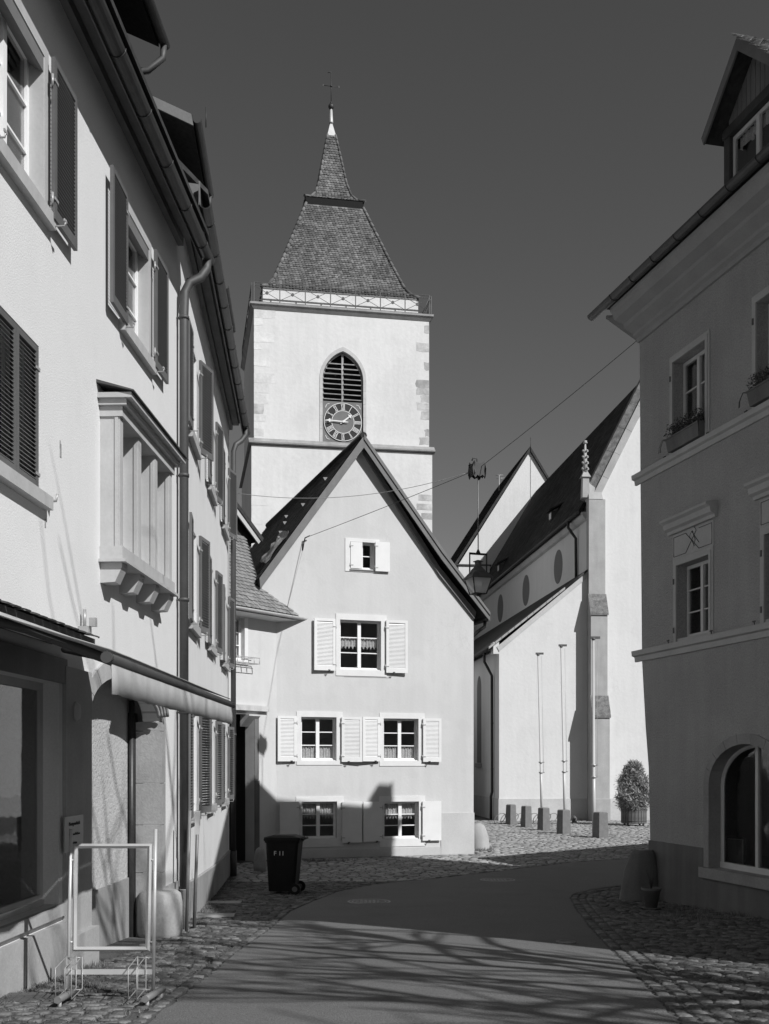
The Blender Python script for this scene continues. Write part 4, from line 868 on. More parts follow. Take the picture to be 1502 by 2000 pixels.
# guard stone by the passage & leaning stone
p = G3(508, 1702); mb = MB(); mb.lathe([(.14, 0), (.15, .15), (.12, .4), (.09, .5), (.03, .54)], 10); tag(mb.build('guard_stone', M['stone_mid'], loc=p), 'narrow grey guard stone beside the dark passage behind the bin', 'guard stone', 'guard stones')
def boulder(name, prof, n, sx, sy, m, loc, rz, label, cat='guard stone', grp='guard stones', seed=1, lean=0.0):
    rr = random.Random(seed); V = []
    for j, (r, z) in enumerate(prof):
        for k in range(n):
            a = 2 * math.pi * k / n; q = r * (1 + rr.uniform(-.07, .07)); V.append((sx * q * math.cos(a) + lean * z, sy * q * math.sin(a), z + rr.uniform(-.01, .01)))
    f = [(i * n + k, i * n + (k + 1) % n, (i + 1) * n + (k + 1) % n, (i + 1) * n + k) for i in range(len(prof) - 1) for k in range(n)] + [tuple((len(prof) - 1) * n + k for k in range(n))]
    return tag(MB().add(V, f, True).build(name, m, loc=loc, rz=rz), label, cat, grp)
boulder('guard_stone', [(.30, -.1), (.30, .1), (.28, .35), (.24, .55), (.17, .67), (.07, .73)], 12, .95, .8, M['stone_light'], G3(938, 1658), .2, 'pale rounded guard stone at the sunlit corner of the gabled house', seed=3, lean=-.08)
boulder('guard_stone', [(.36, -.1), (.34, .15), (.29, .5), (.22, .78), (.17, .84)], 12, 1, .9, M['plinth_dark'], G3(1250, 1757), .1, 'large tapered guard stone in shade at the corner of the right house', seed=5, lean=.06)

# ================================================================== RIGHT HOUSE
HR = RB.root('corner_house', 'grey roughcast corner house in shade with stone bands and arched shop window', 'house')
P = RB.P; zr = RB.zb; zR = lambda z: z + EYE - zr; LS = 12.75
crn = [P(1249, 640), P(1251, 950), P(1254, 1290), P(1261, 1420), P(1267, 1500), P(1270, 1640)]
WTR = zR(7.75)
U1o = RB.rect(1309, 700, 1387, 905); M1o = RB.rect(1316, 1094, 1394, 1262)
U1z = P(1309, 700)[1]; band1 = P(1251, 935)[1]; band2 = P(1254, 1280)[1]
sw = .115; U1 = (U1o[0] + sw, U1o[1] - sw, band1 + .06, U1z - sw); M1 = (M1o[0] + sw, M1o[1] - sw, band2 + .10, P(1316, 1094)[1] - sw)
stepR = P(1470, 700)[0] - P(1309, 700)[0]; stepM = P(1486, 1100)[0] - P(1316, 1100)[0]
Ur = [(U1[0] + k * stepR, U1[1] + k * stepR, U1[2], U1[3]) for k in range(4)]; Mr = [(M1[0] + k * stepM, M1[1] + k * stepM, M1[2], M1[3]) for k in range(4)]
Ur = [r for r in Ur if r[1] < LS - .3]; Mr = [r for r in Mr if r[1] < LS - .3]
ao0 = P(1376, 1640)[0]; ac = P(1455, 1440)[0]; aro = ac - ao0; azt = P(1455, 1433)[1]; azs = P(1376, 1534)[1]; sil = P(1372, 1692)[1]
rw_ = .155; ari = aro - rw_; rise_o = azt - azs; rise_i = rise_o - .15
def archpts(c, r, rise, n=20): return [(c + r * math.cos(math.pi * k / n), azs + rise * math.sin(math.pi * k / n)) for k in range(n + 1)]
ah = [(ac - ari - .01, sil - .012), (ac + ari + .01, sil - .012)] + archpts(ac, ari + .01, rise_i + .01)
ac2 = ac + 4.6; ah2 = [(p[0] + 4.6, p[1]) for p in ah]
outer = [(crn[5][0], 0)] + [(LS, 0), (LS, WTR), (crn[0][0], WTR)] + [(c[0], c[1]) for c in crn[:6]]
mb = holes_wall(outer, [rh(r) for r in Ur] + [rh(r) for r in Mr] + [ah, ah2], 0, .26)
DR = 4.2
prevs = [(crn[5][0], 0)] + [(c[0], c[1]) for c in crn[::-1]] + [(crn[0][0], WTR)]
for a, b in zip(prevs[:-1], prevs[1:]): mb.add([(a[0], 0, a[1]), (a[0], DR, a[1]), (b[0], DR, b[1]), (b[0], 0, b[1])], [(3, 2, 1, 0)])
mb.add([(LS, 0, 0), (LS, DR, 0), (LS, DR, WTR), (LS, 0, WTR)], [(0, 1, 2, 3)]); mb.add([(0.1, DR, 0), (LS, DR, 0), (LS, DR, WTR), (0.1, DR, WTR)], [(3, 2, 1, 0)])
mb.add([(0.1, 1.6, 0), (LS, 1.6, 0), (LS, 1.6, WTR), (0.1, 1.6, WTR)], [(0, 1, 2, 3)])
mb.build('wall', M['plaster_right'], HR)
# plinth & bands
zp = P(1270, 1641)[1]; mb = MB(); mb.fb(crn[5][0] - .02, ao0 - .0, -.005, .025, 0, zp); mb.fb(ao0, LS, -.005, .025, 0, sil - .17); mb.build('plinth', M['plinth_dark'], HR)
for bz, h in ((band1, .19), (band2, .21)):
    MB().extr([(0, bz - h / 2), (-.04, bz - h / 2), (-.05, bz - h * .1), (-.10, bz + .0), (-.11, bz + h / 2 - .02), (-.0, bz + h / 2)], crn[0][0] - .10, LS).build('string_course', M['stone_shade'], HR)
# cornice & gutter
b = zR(7.40)
prof = [(0, b), (-.05, b), (-.06, b + .07), (-.12, b + .10), (-.13, b + .15), (-.30, b + .24), (-.31, b + .30), (-.48, b + .36), (-.52, b + .46), (-.56, b + .50), (-.56, b + .56), (0, b + .56)]
MB().extr(prof, crn[0][0] - .0, LS).build('cornice', M['cornice_grey'], HR)
MB().hull([(crn[0][0] - .0, 0, b), (crn[0][0] - .001, DR, b), (crn[0][0] - .001, DR, b + .5), (crn[0][0] - .001, -.2, b + .5)], [(crn[0][0] - .30, -.5, b + .50), (crn[0][0] - .15, DR, b + .50), (crn[0][0] - .15, DR, b + .56), (crn[0][0] - .30, -.5, b + .56)]).build('cornice', M['cornice_grey'], HR)
GR = b + .66; gt = MB().halfpipe(crn[0][0] - .62, LS + .2, -.63, GR, .088).build('gutter', M['metal_dark'], HR)
for k in range(14): MB().tube([(k * .75 - .1, -.63 + .093 * math.cos(math.pi + math.pi * q / 8), GR + .093 * math.sin(math.pi + math.pi * q / 8)) for q in range(9)], .006, 5).build('gutter_joint', M['metal_dark'], gt)
# hipped roof, low pitch
e = .56; z0 = GR + .02; rh_ = math.tan(R(27)) * (DR / 2 + e); hx = DR / 2 + e
V = [(crn[0][0] - e * .6, -e, z0), (LS + e, -e, z0), (LS + e, DR + e, z0), (crn[0][0] - .1, DR + e, z0), (crn[0][0] - e + hx * 1.3, DR / 2, z0 + rh_), (LS + e - hx, DR / 2, z0 + rh_)]
MB().add(V, [(0, 1, 5, 4), (1, 2, 5), (2, 3, 4, 5), (3, 0, 4), (3, 2, 1, 0)]).build('roof', M['tile_dark'], HR)
MB().box(6.0, 6.8, DR / 2 - .1, DR / 2 + .4, z0 + rh_ - .3, z0 + rh_ + .9).build('chimney', M['plinth_dark'], HR)
# unseen wing, block and chimney added behind to cast shade on square and gable
def wing():
    pts = [(9.35, 21.3), (17, 28.5), (23, 22), (13, 12)]; inv = HRm.inverted()
    z0w, z1w = g(20) - .5, 7.1; lo = [inv @ Vector((x, y, z0w)) for x, y in pts]; hi = [inv @ Vector((x, y, z1w)) for x, y in pts]
    MB().hull(lo[::-1], hi[::-1]).build('shade_wing', M['plaster_right'], HR)
    pts = [(8.95, 20.35), (14.5, 14.8), (11, 9), (8.6, 13)]; lo = [inv @ Vector((x, y, z0w)) for x, y in pts]; hi = [inv @ Vector((x, y, 10.95)) for x, y in pts]
    MB().hull(lo[::-1], hi[::-1]).build('shade_block', M['plaster_right'], HR)
    c = inv @ Vector((9.15, 19.7, 10.9)); MB().box(c.x - .25, c.x + .25, c.y - .2, c.y + .2, c.z, c.z + .35).build('chimney', M['plinth_dark'], HR)
HRm = Matrix.Translation((RB.O[0], RB.O[1], RB.zb)) @ Matrix.Rotation(RB.rz, 4, 'Z')
wing()
# windows
def rwin(r, hood, k):
    s0, s1, z0, z1 = r; w_ = sw
    mb = MB(); mb.fb(s0 - w_, s0, -.004, .015, z0 - .08, z1); mb.fb(s1, s1 + w_, -.004, .015, z0 - .08, z1); mb.fb(s0 - w_, s1 + w_, -.004, .0155, z1, z1 + w_); mb.fb(s0 - w_ + .05, s0 + .0, .016, .028, z0 - .08, z1); mb.fb(s1 - .0, s1 + w_ - .05, .016, .028, z0 - .08, z1); mb.fb(s0 - w_ + .05, s1 + w_ - .05, .016, .028, z1, z1 + w_ - .05)
    mb.build('window_surround', M['stone_shade'], HR)
    add_window(HR, (s0 + .01, s1 - .01, z0 + .05, z1 - .01), .17, 2, 3, M['frame_shade'], fw=.055, mull=.08)
    MB().box(s0, s1, .0, .26, z0 - .06, z0 + .05).build('window_sill', M['stone_shade'], HR)
    for q in (s0 - .16, s1 + .18): MB().tube([(q, 0, z0 - .02), (q, -.07, z0 - .02), (q, -.08, z0 + .05)], .01, 5).box(q - .035, q + .035, -.09, -.075, z0 + .03, z0 + .05).build('shutter_latch', M['iron'], HR)
    for zz in (z0 + .15, z1 - .3): MB().box(s0 - .07, s0 - .045, -.045, -.02, zz, zz + .09).build('shutter_pintle', M['iron_grey'], HR)
    if hood:
        hz = z1 + w_; pn = MB().fb(s0 - w_ - .01, s1 + w_ + .01, -.01, .012, hz + .004, hz + .40).build('frieze_panel', M['stone_shade'], HR)
        a, b_, c, d_ = s0 - w_ + .03, s1 + w_ - .03, hz + .04, hz + .36; m_ = (a + b_) / 2; mz = (c + d_) / 2; h = (d_ - c) / 2
        def line(pts): MB().tube([(x, -.0155, z) for x, z in pts], .006, 4, False).build('inlay_line', M['ink'], pn)
        line([(m_ - h * 1.3, d_), (a, d_), (a, c), (m_ - h * 1.3, c), (m_ + h * .8, mz + h * .9), (m_ + h * .4, mz + h * 1.3)])
        line([(m_ - h * 1.3, d_), (m_ - h * .1, mz + h * .05), (m_ + h * .45, mz - h * .6)]); line([(m_ + h * 1.3, d_), (b_, d_), (b_, c), (m_ + h * 1.3, c), (m_ - h * .6, mz + h * .5), (m_ - h * .1, mz + h * .95), (m_ + h * 1.3, mz - h * .4)])
        line([(m_, mz + h), (m_ + h * .6, mz), (m_, mz - h), (m_ - h * .6, mz), (m_, mz + h)])
        MB().extr([(0, hz + .42), (-.05, hz + .42), (-.06, hz + .47), (-.12, hz + .50), (-.14, hz + .58), (-.20, hz + .61), (-.20, hz + .65), (0, hz + .68)], s0 - w_ - .12, s1 + w_ + .12).build('window_hood', M['stone_shade'], HR)
for k, r in enumerate(Ur): rwin(r, False, k)
for k, r in enumerate(Mr): rwin(r, True, k)
curtain(RB, Ur[0], Ur[0][2] + .1, Ur[0][3] - .08, 'long pale curtain behind the window above the flower box', .30, 0, m='sheer', fold=.03)
# arched shop window
for cc, hh in ((ac, ah), (ac2, ah2)):
    nst = 9
    for k in range(nst):
        a0, a1 = math.pi * k / nst, math.pi * (k + 1) / nst
        def pt(a, e): return (cc + (ari + e) * math.cos(a), azs + (rise_i + e) * math.sin(a))
        am = (a0 + a1) / 2; MB().prism([pt(a0 + .004, 0), pt(am, 0), pt(a1 - .004, 0), pt(a1 - .004, rw_), pt(am, rw_), pt(a0 + .004, rw_)], -.02, .20).build('arch_stone', M['arch_shade'], HR)
    for sg_ in (-1, 1):
        x0, x1 = sorted((cc + sg_ * ari, cc + sg_ * (ari + rw_))); zz = sil
        while zz < azs - .05: z2 = min(zz + .55, azs); MB().box(x0, x1, -.02, .20, zz + .002, z2 - .002).build('jamb_stone', M['arch_shade'], HR); zz = z2
    MB().fb(cc - aro - .03, cc + aro + .03, -.3, .09, sil - .16, sil - .001).build('shop_sill', M['arch_shade'], HR)
    # frame
    fr_in = [(cc + (ari - .0) * math.cos(math.pi * k / 20), azs + rise_i * math.sin(math.pi * k / 20)) for k in range(21)]; path = [(cc + ari - .02, .22, sil + .05)] + [(p[0] * 1.0 - .02 * math.cos(math.pi * i / 20), .22, p[1] - .02 * math.sin(math.pi * i / 20)) for i, p in enumerate(fr_in)] + [(cc - ari + .02, .22, sil + .05)]
    mb = MB(); mb.tube(path, .035, 6, False); mb.box(cc - ari, cc + ari, .18, .26, sil, sil + .09); mb.box(cc - .035, cc + .035, .19, .25, sil + .09, azs + rise_i - .02); wf = mb.build('shop_window', M['frame_shade'], HR)
    for sg_ in (-1, 1):
        pp = [(cc + sg_ * .035, sil + .09), (cc + sg_ * (ari - .03), sil + .09)] + [(cc + sg_ * (ari - .03) * math.cos(a), azs + (rise_i - .03) * math.sin(a)) for a in [math.pi / 2 * q / 10 for q in range(10)]] + [(cc + sg_ * .035, azs + rise_i - .03)]
        MB().prism(pp, .218, .222).build('pane', M['glass'], wf)
# framed picture leaning in the shop window
q = P(1440, 1660, -.45); t = empty('framed_picture', RB.W(q[0] - .05, -.45, sil + .02), RB.rz + .35, 'dark framed picture leaning inside the arched shop window', 'picture')
fr_ = MB(); fr_.box(-.17, .17, .0, .02, 0, .45).build('picture_board', M['ink'], t); MB().box(-.13, .13, -.004, -.001, .05, .40).build('picture_print', M['plinth_dark'], t)
mb = MB(); mb.box(-.15, -.135, -.01, 0, .03, .42); mb.box(.135, .15, -.01, 0, .03, .42); mb.box(-.135, .135, -.01, 0, .405, .42); mb.box(-.135, .135, -.01, 0, .03, .045); mb.build('picture_frame', M['stone_mid'], t)
# flower boxes
def flowerbox(s0, s1, z, label, seed):
    t = empty('flower_box', RB.W((s0 + s1) / 2, .02, z), RB.rz, label, 'flower box', 'flower boxes'); w2 = (s1 - s0) / 2
    MB().hull([(-w2 + .03, -.10, 0), (w2 - .03, -.10, 0), (w2 - .03, .09, 0), (-w2 + .03, .09, 0)], [(-w2, -.13, .2), (w2, -.13, .2), (w2, .11, .2), (-w2, .11, .2)]).box(-w2 - .012, w2 + .012, -.142, .122, .20, .225).build('planter', M['plinth_dark'], t)
    def f():
        u = random.uniform(-w2, w2); h = random.betavariate(1.4, 2) * .26; return (u + random.gauss(0, .03), random.uniform(-.14, .1), .21 + h)
    leaf_cloud(1300, f, .05, M['leaf_dark'], 'plant', t, kind='stuff')
    mb = MB()
    for k in range(5):
        sgn = -1 if k < 3 else 1; x = sgn * w2 * random.uniform(.85, 1); mb.tube([(x, -.1, .2), (x + sgn * .08, -.16, .22), (x + sgn * .14, -.18, .12 - .05 * k * .3), (x + sgn * .15, -.18, .02)], .005, 4)
    mb.build('trailing_stems', M['leaf_dark'], t, kind='stuff')
flowerbox(U1[0] - .0, U1[1] + .0, U1[2] + .055, 'dark planter with bushy plants on the left upper window of the corner house', 1)
flowerbox(Ur[1][0] - .03, Ur[1][1], Ur[1][2] + .055, 'dark planter with trailing stems at the right edge upper window', 2)
# dormer with gable
dd = -.28
c0 = P(1414, 330, dd); ap = P(1443, 70, dd + .28); lv = P(1373, 270, dd + .28); hd = P(1432, 258, dd); wl_ = P(1440, 300, dd)
s0 = c0[0]; sA = ap[0]; s1 = 2 * sA - s0; zl = z0; zh = hd[1]
DM = MB(); zbase = GR - .1
DM.box(s0, s0 + .16, -dd, -dd + .12, zbase, zh); DM.box(s1 - .16, s1, -dd, -dd + .12, zbase, zh); DM.box(s0, s1, -dd - .03, -dd + .12, zh, zh + .14)
DM.box(s0 + .002, s0 + .06, -dd + .12, 3.2, zbase, zh); DM.box(s1 - .06, s1 - .002, -dd + .12, 3.2, zbase, zh)
dm = DM.build('dormer', M['wood_dark'], HR)
slp = (ap[1] - lv[1]) / (ap[0] - lv[0])
nb = 14
for k in range(nb):
    a = s0 + .02 + (s1 - s0 - .04) * k / nb; b_ = a + (s1 - s0 - .04) / nb - .012; za_ = ap[1] - .12 - slp * max(abs(a - sA), abs(b_ - sA))
    if za_ > zh + .16: MB().prism([(a, zh + .141), (b_, zh + .141), (b_, ap[1] - .12 - slp * abs(b_ - sA)), (a, ap[1] - .12 - slp * abs(a - sA))], -dd - .0, -dd + .04).build('board', M['wood_grey'], dm)
rv = 2 * sA - lv[0]
slab = [lv, ap, (rv, lv[1]), (rv - .02, lv[1] - .1), (sA, ap[1] - .16), (lv[0] + .02, lv[1] - .1)]
MB().prism(slab, -dd - .28, 3.4).build('dormer_roof', M['tile_dark'], dm)
MB().prism([(lv[0], lv[1] - .005), (sA, ap[1] - .005), (rv, lv[1] - .005), (rv - .06, lv[1] - .14), (sA, ap[1] - .22), (lv[0] + .06, lv[1] - .14)], -dd - .31, -dd - .281).build('verge_board', M['wood_grey'], dm)
tile_field((rv, -dd - .3, lv[1]), Vector((0, 1, 0)), Vector((sA - rv, 0, ap[1] - lv[1])).normalized(), Vector((ap[1] - lv[1], 0, rv - sA)).normalized(), 3.6, math.hypot(sA - rv, ap[1] - lv[1]), .17, .15).build('dormer_tiles', M['tile_link'], dm, kind='stuff')
add_window(dm, (s0 + .18, s1 - .18, GR + .12, zh - .03), -dd + .05, 2, 1, M['frame_shade'], fw=.06, mull=.09, name='dormer_window', glass=False)
MB().box(s0 + .24, s1 - .24, -dd + .07, -dd + .075, GR + .2, zh - .09).build('dormer_pane', M['glass'], dm)
MB().box(s0 + .1, s1 - .1, -dd + .35, -dd + .40, GR, zh).build('dormer_interior', M['interior'], dm)
curtain(RB, (s0 + .18, s1 - .18, 0, 0), zh - .28, zh - .06, 'gathered pelmet curtain in the gabled dormer window', -dd + .14, .05, m='lace', fold=.02)
# potted plant by the guard stone
p = G3(1272, 1775); t = empty('potted_plant', p, 0, 'small clay pot with a thin bare plant beside the large guard stone', 'potted plant')
MB().lathe([(.09, .02), (.14, .28), (.155, .29), (.155, .33), (.14, .33), (.13, .29)], 18).build('pot', M['clay'], t); MB().lathe([(.13, 0), (.15, .02), (.12, .022)], 18).build('saucer', M['clay'], t)
mb = MB()
for k in range(9): a = k * .7; mb.tube([(0, 0, .28), (.03 * math.cos(a), .03 * math.sin(a), .45), (.08 * math.cos(a), .08 * math.sin(a), .58 + .03 * (k % 3))], [.006, .004, .002], 5)
mb.build('stems', M['leaf_dark'], t, kind='stuff')
p = RB.W(crn[5][0] + .05, -.12, 0); tag(MB().tube([(0, 0, g(19.3)), (0, 0, g(19.3) + .55)], .06, 10).build('pipe_stub', M['iron'], loc=(p.x - .08, p.y + .05, 0)), 'dark short pipe stub at the far corner of the corner house', 'pipe')

# ================================================================== TOWER
TW = TB.root('church_tower', 'white church tower with tiled spire, railing, clock and weathercock cross', 'church tower')
P = TB.P; zt0 = TB.zb; w_ = P(838, 760)[0]; W2 = w_ / 2
zc = P(600, 603)[1]; zs = (P(500, 868)[1] + P(838, 888)[1]) / 2 + .1
# gothic opening
gc = P(670, 824)[0]; gr = P(707, 824)[0] - gc; hw = P(709.5, 820)[0] - gc; gz0 = P(670, 866)[1]; gzs = P(670, 742)[1]; gza = P(670, 686)[1]
def gothic(c, hw, zs_, za_, z0_, n=10):
    h = za_ - zs_; rr = (hw * hw + h * h) / (2 * hw); cx = rr - hw; a1 = math.asin(min(1, h / rr)); pts = [(c - hw, z0_), (c + hw, z0_)]
    pts += [(c - cx + rr * math.cos(a1 * k / n), zs_ + rr * math.sin(a1 * k / n)) for k in range(n + 1)]; pts += [(c + cx - rr * math.cos(a1 * k / n), zs_ + rr * math.sin(a1 * k / n)) for k in range(n - 1, -1, -1)]
    return pts
hole = gothic(gc, hw + .01, gzs, gza + .012, gz0 - .01)
mb = holes_wall([(0, zs), (w_, zs), (w_, zc), (0, zc)], [hole], 0, .35)
mb.add([(0, 0, zs), (0, w_, zs), (0, w_, zc), (0, 0, zc)], [(3, 2, 1, 0)]); mb.add([(w_, 0, zs), (w_, w_, zs), (w_, w_, zc), (w_, 0, zc)], [(0, 1, 2, 3)]); mb.add([(0, w_, zs), (w_, w_, zs), (w_, w_, zc), (0, w_, zc)], [(3, 2, 1, 0)])
mb.build('wall', M['plaster_tower'], TW); MB().box(gc - 1.2, gc + 1.2, .7, .75, gz0, gza + .3).box(gc - 1.2, gc - 1.15, .36, .7, gz0, gza + .3).box(gc + 1.15, gc + 1.2, .36, .7, gz0, gza + .3).build('belfry_chamber', M['black'], TW)  # backing painted black for the darkness behind the louvres
e = .12; mb = MB(); mb.box(-e, w_ + e, -e, w_ + e, -.5, zs - .12); mb.build('lower_wall', M['plaster_tower'], TW)
mb = MB(); mb.extr([(0, zs - .12), (-e - .14, zs - .05), (-e - .14, zs + .02), (-e, zs + .08), (0, zs + .22)], -e - .12, w_ + e + .12); mb.hull([(-e - .14, -e - .1, zs - .06), (.0, -e - .1, zs - .06), (0, w_ + e, zs - .06), (-e - .14, w_ + e, zs - .06)], [(-e - .1, -e - .1, zs + .08), (.0, -e - .1, zs + .2), (0, w_ + e, zs + .2), (-e - .1, w_ + e, zs + .08)]); mb.build('string_course', M['stone_mid'], TW)
mb = MB(); mb.hull([(-.02, -.02, zc - .18), (w_ + .02, -.02, zc - .18), (w_ + .02, w_, zc - .18), (-.02, w_, zc - .18)], [(-.16, -.16, zc), (w_ + .16, -.16, zc), (w_ + .16, w_ + .1, zc), (-.16, w_ + .1, zc)]); mb.box(-.18, w_ + .18, -.18, w_ + .1, zc + .001, zc + .09); mb.build('cornice', M['stone_mid'], TW)
zd = zc + .09; sb = .42; zr_ = zc + 1.02
MB().box(sb, w_ - sb, sb, w_ - sb, zd, zr_).build('belfry_drum', M['plaster_tower'], TW)
# railing
rl_ = empty('railing', (0, 0, 0)); rl_.parent = TW
ztop = zd + .88
def rpost(x, y): MB().box(x - .02, x + .02, y - .02, y + .02, zd, ztop).build('rail_post', M['iron_grey'], rl_)
def rbar(p, q, r_=.016, nm='rail_bar'): MB().tube([p, q], r_, 5, False).build(nm, M['iron_grey'], rl_)
npan = 7
for side in range(4):
    def T(a):
        return [(a, -.1), (w_ + .1, a), (a, w_ + .05), (-.1, a)][side]
    n_ = npan if side == 0 else 5; L_ = w_
    for k in range(n_ + 1): rpost(*T(L_ * k / n_))
    A_, B_ = T(0), T(L_); rbar((*A_, ztop), (*B_, ztop), .022, 'top_rail'); rbar((*A_, zd + .12), (*B_, zd + .12))
    rbar((*A_, ztop - .13), (*B_, ztop - .13))
    for k in range(n_):
        a, b_ = T(L_ * k / n_), T(L_ * (k + 1) / n_); rbar((*a, zd + .14), (*b_, ztop - .15), .012); rbar((*a, ztop - .15), (*b_, zd + .14), .012)
        if side == 0: c = T(L_ * (k + .5) / n_); MB().tube([(c[0], c[1] - .03, (zd + ztop) / 2), (c[0], c[1] + .03, (zd + ztop) / 2)], .07, 8, False).build('rosette', M['iron_grey'], rl_)
# roof sections: profile half-width vs height (above eye) from the tower centre
cx = cy = W2; zE2 = lambda z: z + EYE - zt0
def fp(px, py, half): # solve height for a front-face point at half-width from centre
    return P(px, py, -(W2 - half))[1]
zeave = zr_ - .02
lower = [(3.60, zeave), (3.30, zeave + .22), (3.02, zeave + .62), (2.55, zeave + 1.75), (1.95, zeave + 3.3), (1.36, zeave + 4.85)]
zmid = fp(655, 402, 1.36); sc_ = (zmid - zeave) / 4.85; lower = [(r, zeave + (z - zeave) * sc_) for r, z in lower]
zu = zmid + .30; zap = P(652, 240, -W2)[1]; zcap = P(652, 264, -W2 + .2)[1]
upper = [(1.42, zu), (1.10, zu + .16), (.86, zu + .50), (.66, zu + 1.15), (.40, zu + (zcap - zu) * .70), (.19, zcap)]
def loft(prof, m, name, parent, tiles=True, ins=.03):
    mb = MB(); V = []
    for r, z in prof: V += [(cx - r + ins, cy - r + ins, z), (cx + r - ins, cy - r + ins, z), (cx + r - ins, cy + r - ins, z), (cx - r + ins, cy + r - ins, z)]
    mb.add(V, [(i * 4 + k, i * 4 + (k + 1) % 4, (i + 1) * 4 + (k + 1) % 4, (i + 1) * 4 + k) for i in range(len(prof) - 1) for k in range(4)] + [(3, 2, 1, 0)]); return mb.build(name, m, parent)
def roof_tiles(prof, parent, tw=.15, th=.12):
    mb = MB(); L_ = [0]
    for a, b_ in zip(prof[:-1], prof[1:]): L_.append(L_[-1] + math.hypot(a[0] - b_[0], a[1] - b_[1]))
    rr_ = [p[0] for p in prof]; zz_ = [p[1] for p in prof]; nrow = int(L_[-1] / th)
    for side in range(4):
        def T(a, r, z): return [(cx + a, cy - r, z), (cx + r, cy + a, z), (cx - a, cy + r, z), (cx - r, cy - a, z)][side]
        for j in range(nrow):
            l0 = j * th + random.uniform(-.008, .008); r0 = np.interp(l0, L_, rr_); zz0 = np.interp(l0, L_, zz_); r1 = np.interp(l0 + th * 1.2, L_, rr_); z1_ = np.interp(l0 + th * 1.2, L_, zz_)
            ln = math.hypot(r0 - r1, z1_ - zz0); nx_, nz_ = (z1_ - zz0) / ln, (r0 - r1) / ln
            ncol = max(1, int(2 * r0 / tw)); off = (j % 2) * .5 * tw; a = -r0 + off * .999 - (tw if off else 0)
            while a < r0 - .02:
                a0 = max(a, -r0); a1 = min(a + tw - .007, r0)
                if a1 - a0 > .03:
                    lf = .028 + random.uniform(-.006, .014); m_ = (a0 + a1) / 2; q = .2 * (a1 - a0); s1_ = r1 / r0
                    def pp(aa, t, l): r = r0 + (r1 - r0) * t; z = zz0 + (z1_ - zz0) * t; return T(aa, r + nx_ * l, z + nz_ * l)
                    jt = random.uniform(-.06, .05)
                    mb.add([pp(a0, .28 + jt, lf), pp(a0 + q, .03 + jt, lf), pp(a1 - q, .03 + jt, lf), pp(a1, .28 + jt, lf), pp(max(min(a1, r1), -r1), 1.0, .004), pp(max(min(a0, r1), -r1), 1.0, .004), pp(a0, .28 + jt, lf - .02), pp(a0 + q, .03 + jt, lf - .02), pp(a1 - q, .03 + jt, lf - .02), pp(a1, .28 + jt, lf - .02)], [(0, 1, 2, 3, 4, 5), (0, 6, 7, 1), (1, 7, 8, 2), (2, 8, 9, 3)])
                a += tw
    return mb
def hips(prof, parent, r_=.075, step=.3):
    for sx, sy in ((-1, -1), (1, -1), (1, 1), (-1, 1)):
        pts = [Vector((cx + sx * p[0], cy + sy * p[0], p[1] + .03)) for p in prof]; mb = MB(); acc = []
        for a, b_ in zip(pts[:-1], pts[1:]):
            n_ = max(1, int((b_ - a).length / step))
            for k in range(n_): p0 = a + (b_ - a) * k / n_; p1 = a + (b_ - a) * (k + 1) / n_; mb.tube([p0 - (p1 - p0) * .1, p1], [r_ * 1.15, r_ * .85], 7)
        mb.build('hip_tiles', M['tile_tower'], parent, kind='stuff')
rfL = loft(lower, M['tile_dark'], 'roof', TW); roof_tiles(lower, rfL).build('roof_tiles', M['tile_tower'], rfL, kind='stuff'); hips(lower, rfL)
MB().box(cx - 3.58, cx + 3.58, cy - 3.58, cy + 3.58, zeave - .07, zeave - .004).build('eaves_board', M['wood_grey'], rfL)
MB().hull([(cx + a * 1.34, cy + b_ * 1.34, zmid - .05) for a, b_ in ((-1, -1), (1, -1), (1, 1), (-1, 1))], [(cx + a * 1.40, cy + b_ * 1.40, zu - .02) for a, b_ in ((-1, -1), (1, -1), (1, 1), (-1, 1))]).build('mid_cornice', M['black'], rfL)
rfU = loft(upper, M['tile_dark'], 'spire', TW); roof_tiles(upper, rfU, .15, .13).build('spire_tiles', M['tile_tower'], rfU, kind='stuff'); hips(upper, rfU, .06, .26)
MB().hull([(cx + a * .21, cy + b_ * .21, zcap - .02) for a, b_ in ((-1, -1), (1, -1), (1, 1), (-1, 1))], [(cx + a * .035, cy + b_ * .035, zap) for a, b_ in ((-1, -1), (1, -1), (1, 1), (-1, 1))]).build('spire_cap', M['lead'], rfU)
zbl = P(653, 209, -W2)[1]; zcr = P(653, 169, -W2)[1]; ztp = P(653, 143, -W2)[1]
MB().tube([(cx, cy, zap - .05), (cx, cy, zap + .02), (cx, cy, zbl)], [.11, .10, .05], 10).build('finial_rod', M['lead'], rfU)
MB().lathe([(.02, -.16), (.11, -.10), (.145, 0), (.11, .10), (.02, .16)], 14, (cx, cy, zbl)).tube([(cx, cy, zbl + .14), (cx, cy, zbl + .24)], [.07, .03], 8).build('finial_ball', M['iron'], rfU)
mb = MB(); mb.tube([(cx, cy, zbl + .2), (cx, cy, ztp)], .018, 6); mb.tube([(cx - .38, cy, zcr), (cx + .38, cy, zcr)], .016, 6); mb.lathe([(.05, -.03), (.05, .03)], 8, (cx, cy, zcr))
for a, b_ in ((-.38, 0), (.38, 0)): mb.box(cx + a - .03, cx + a + .03, cy - .01, cy + .01, zcr - .05, zcr + .05)
crs = mb.build('weather_cross', M['iron'], rfU)
MB().prism([(cx - .16, ztp - .02), (cx - .02, ztp - .06), (cx + .05, ztp - .02), (cx + .02, ztp + .06), (cx - .05, ztp + .02), (cx - .14, ztp + .08)], cy - .006, cy + .006).build('weathercock', M['iron'], crs) if False else None
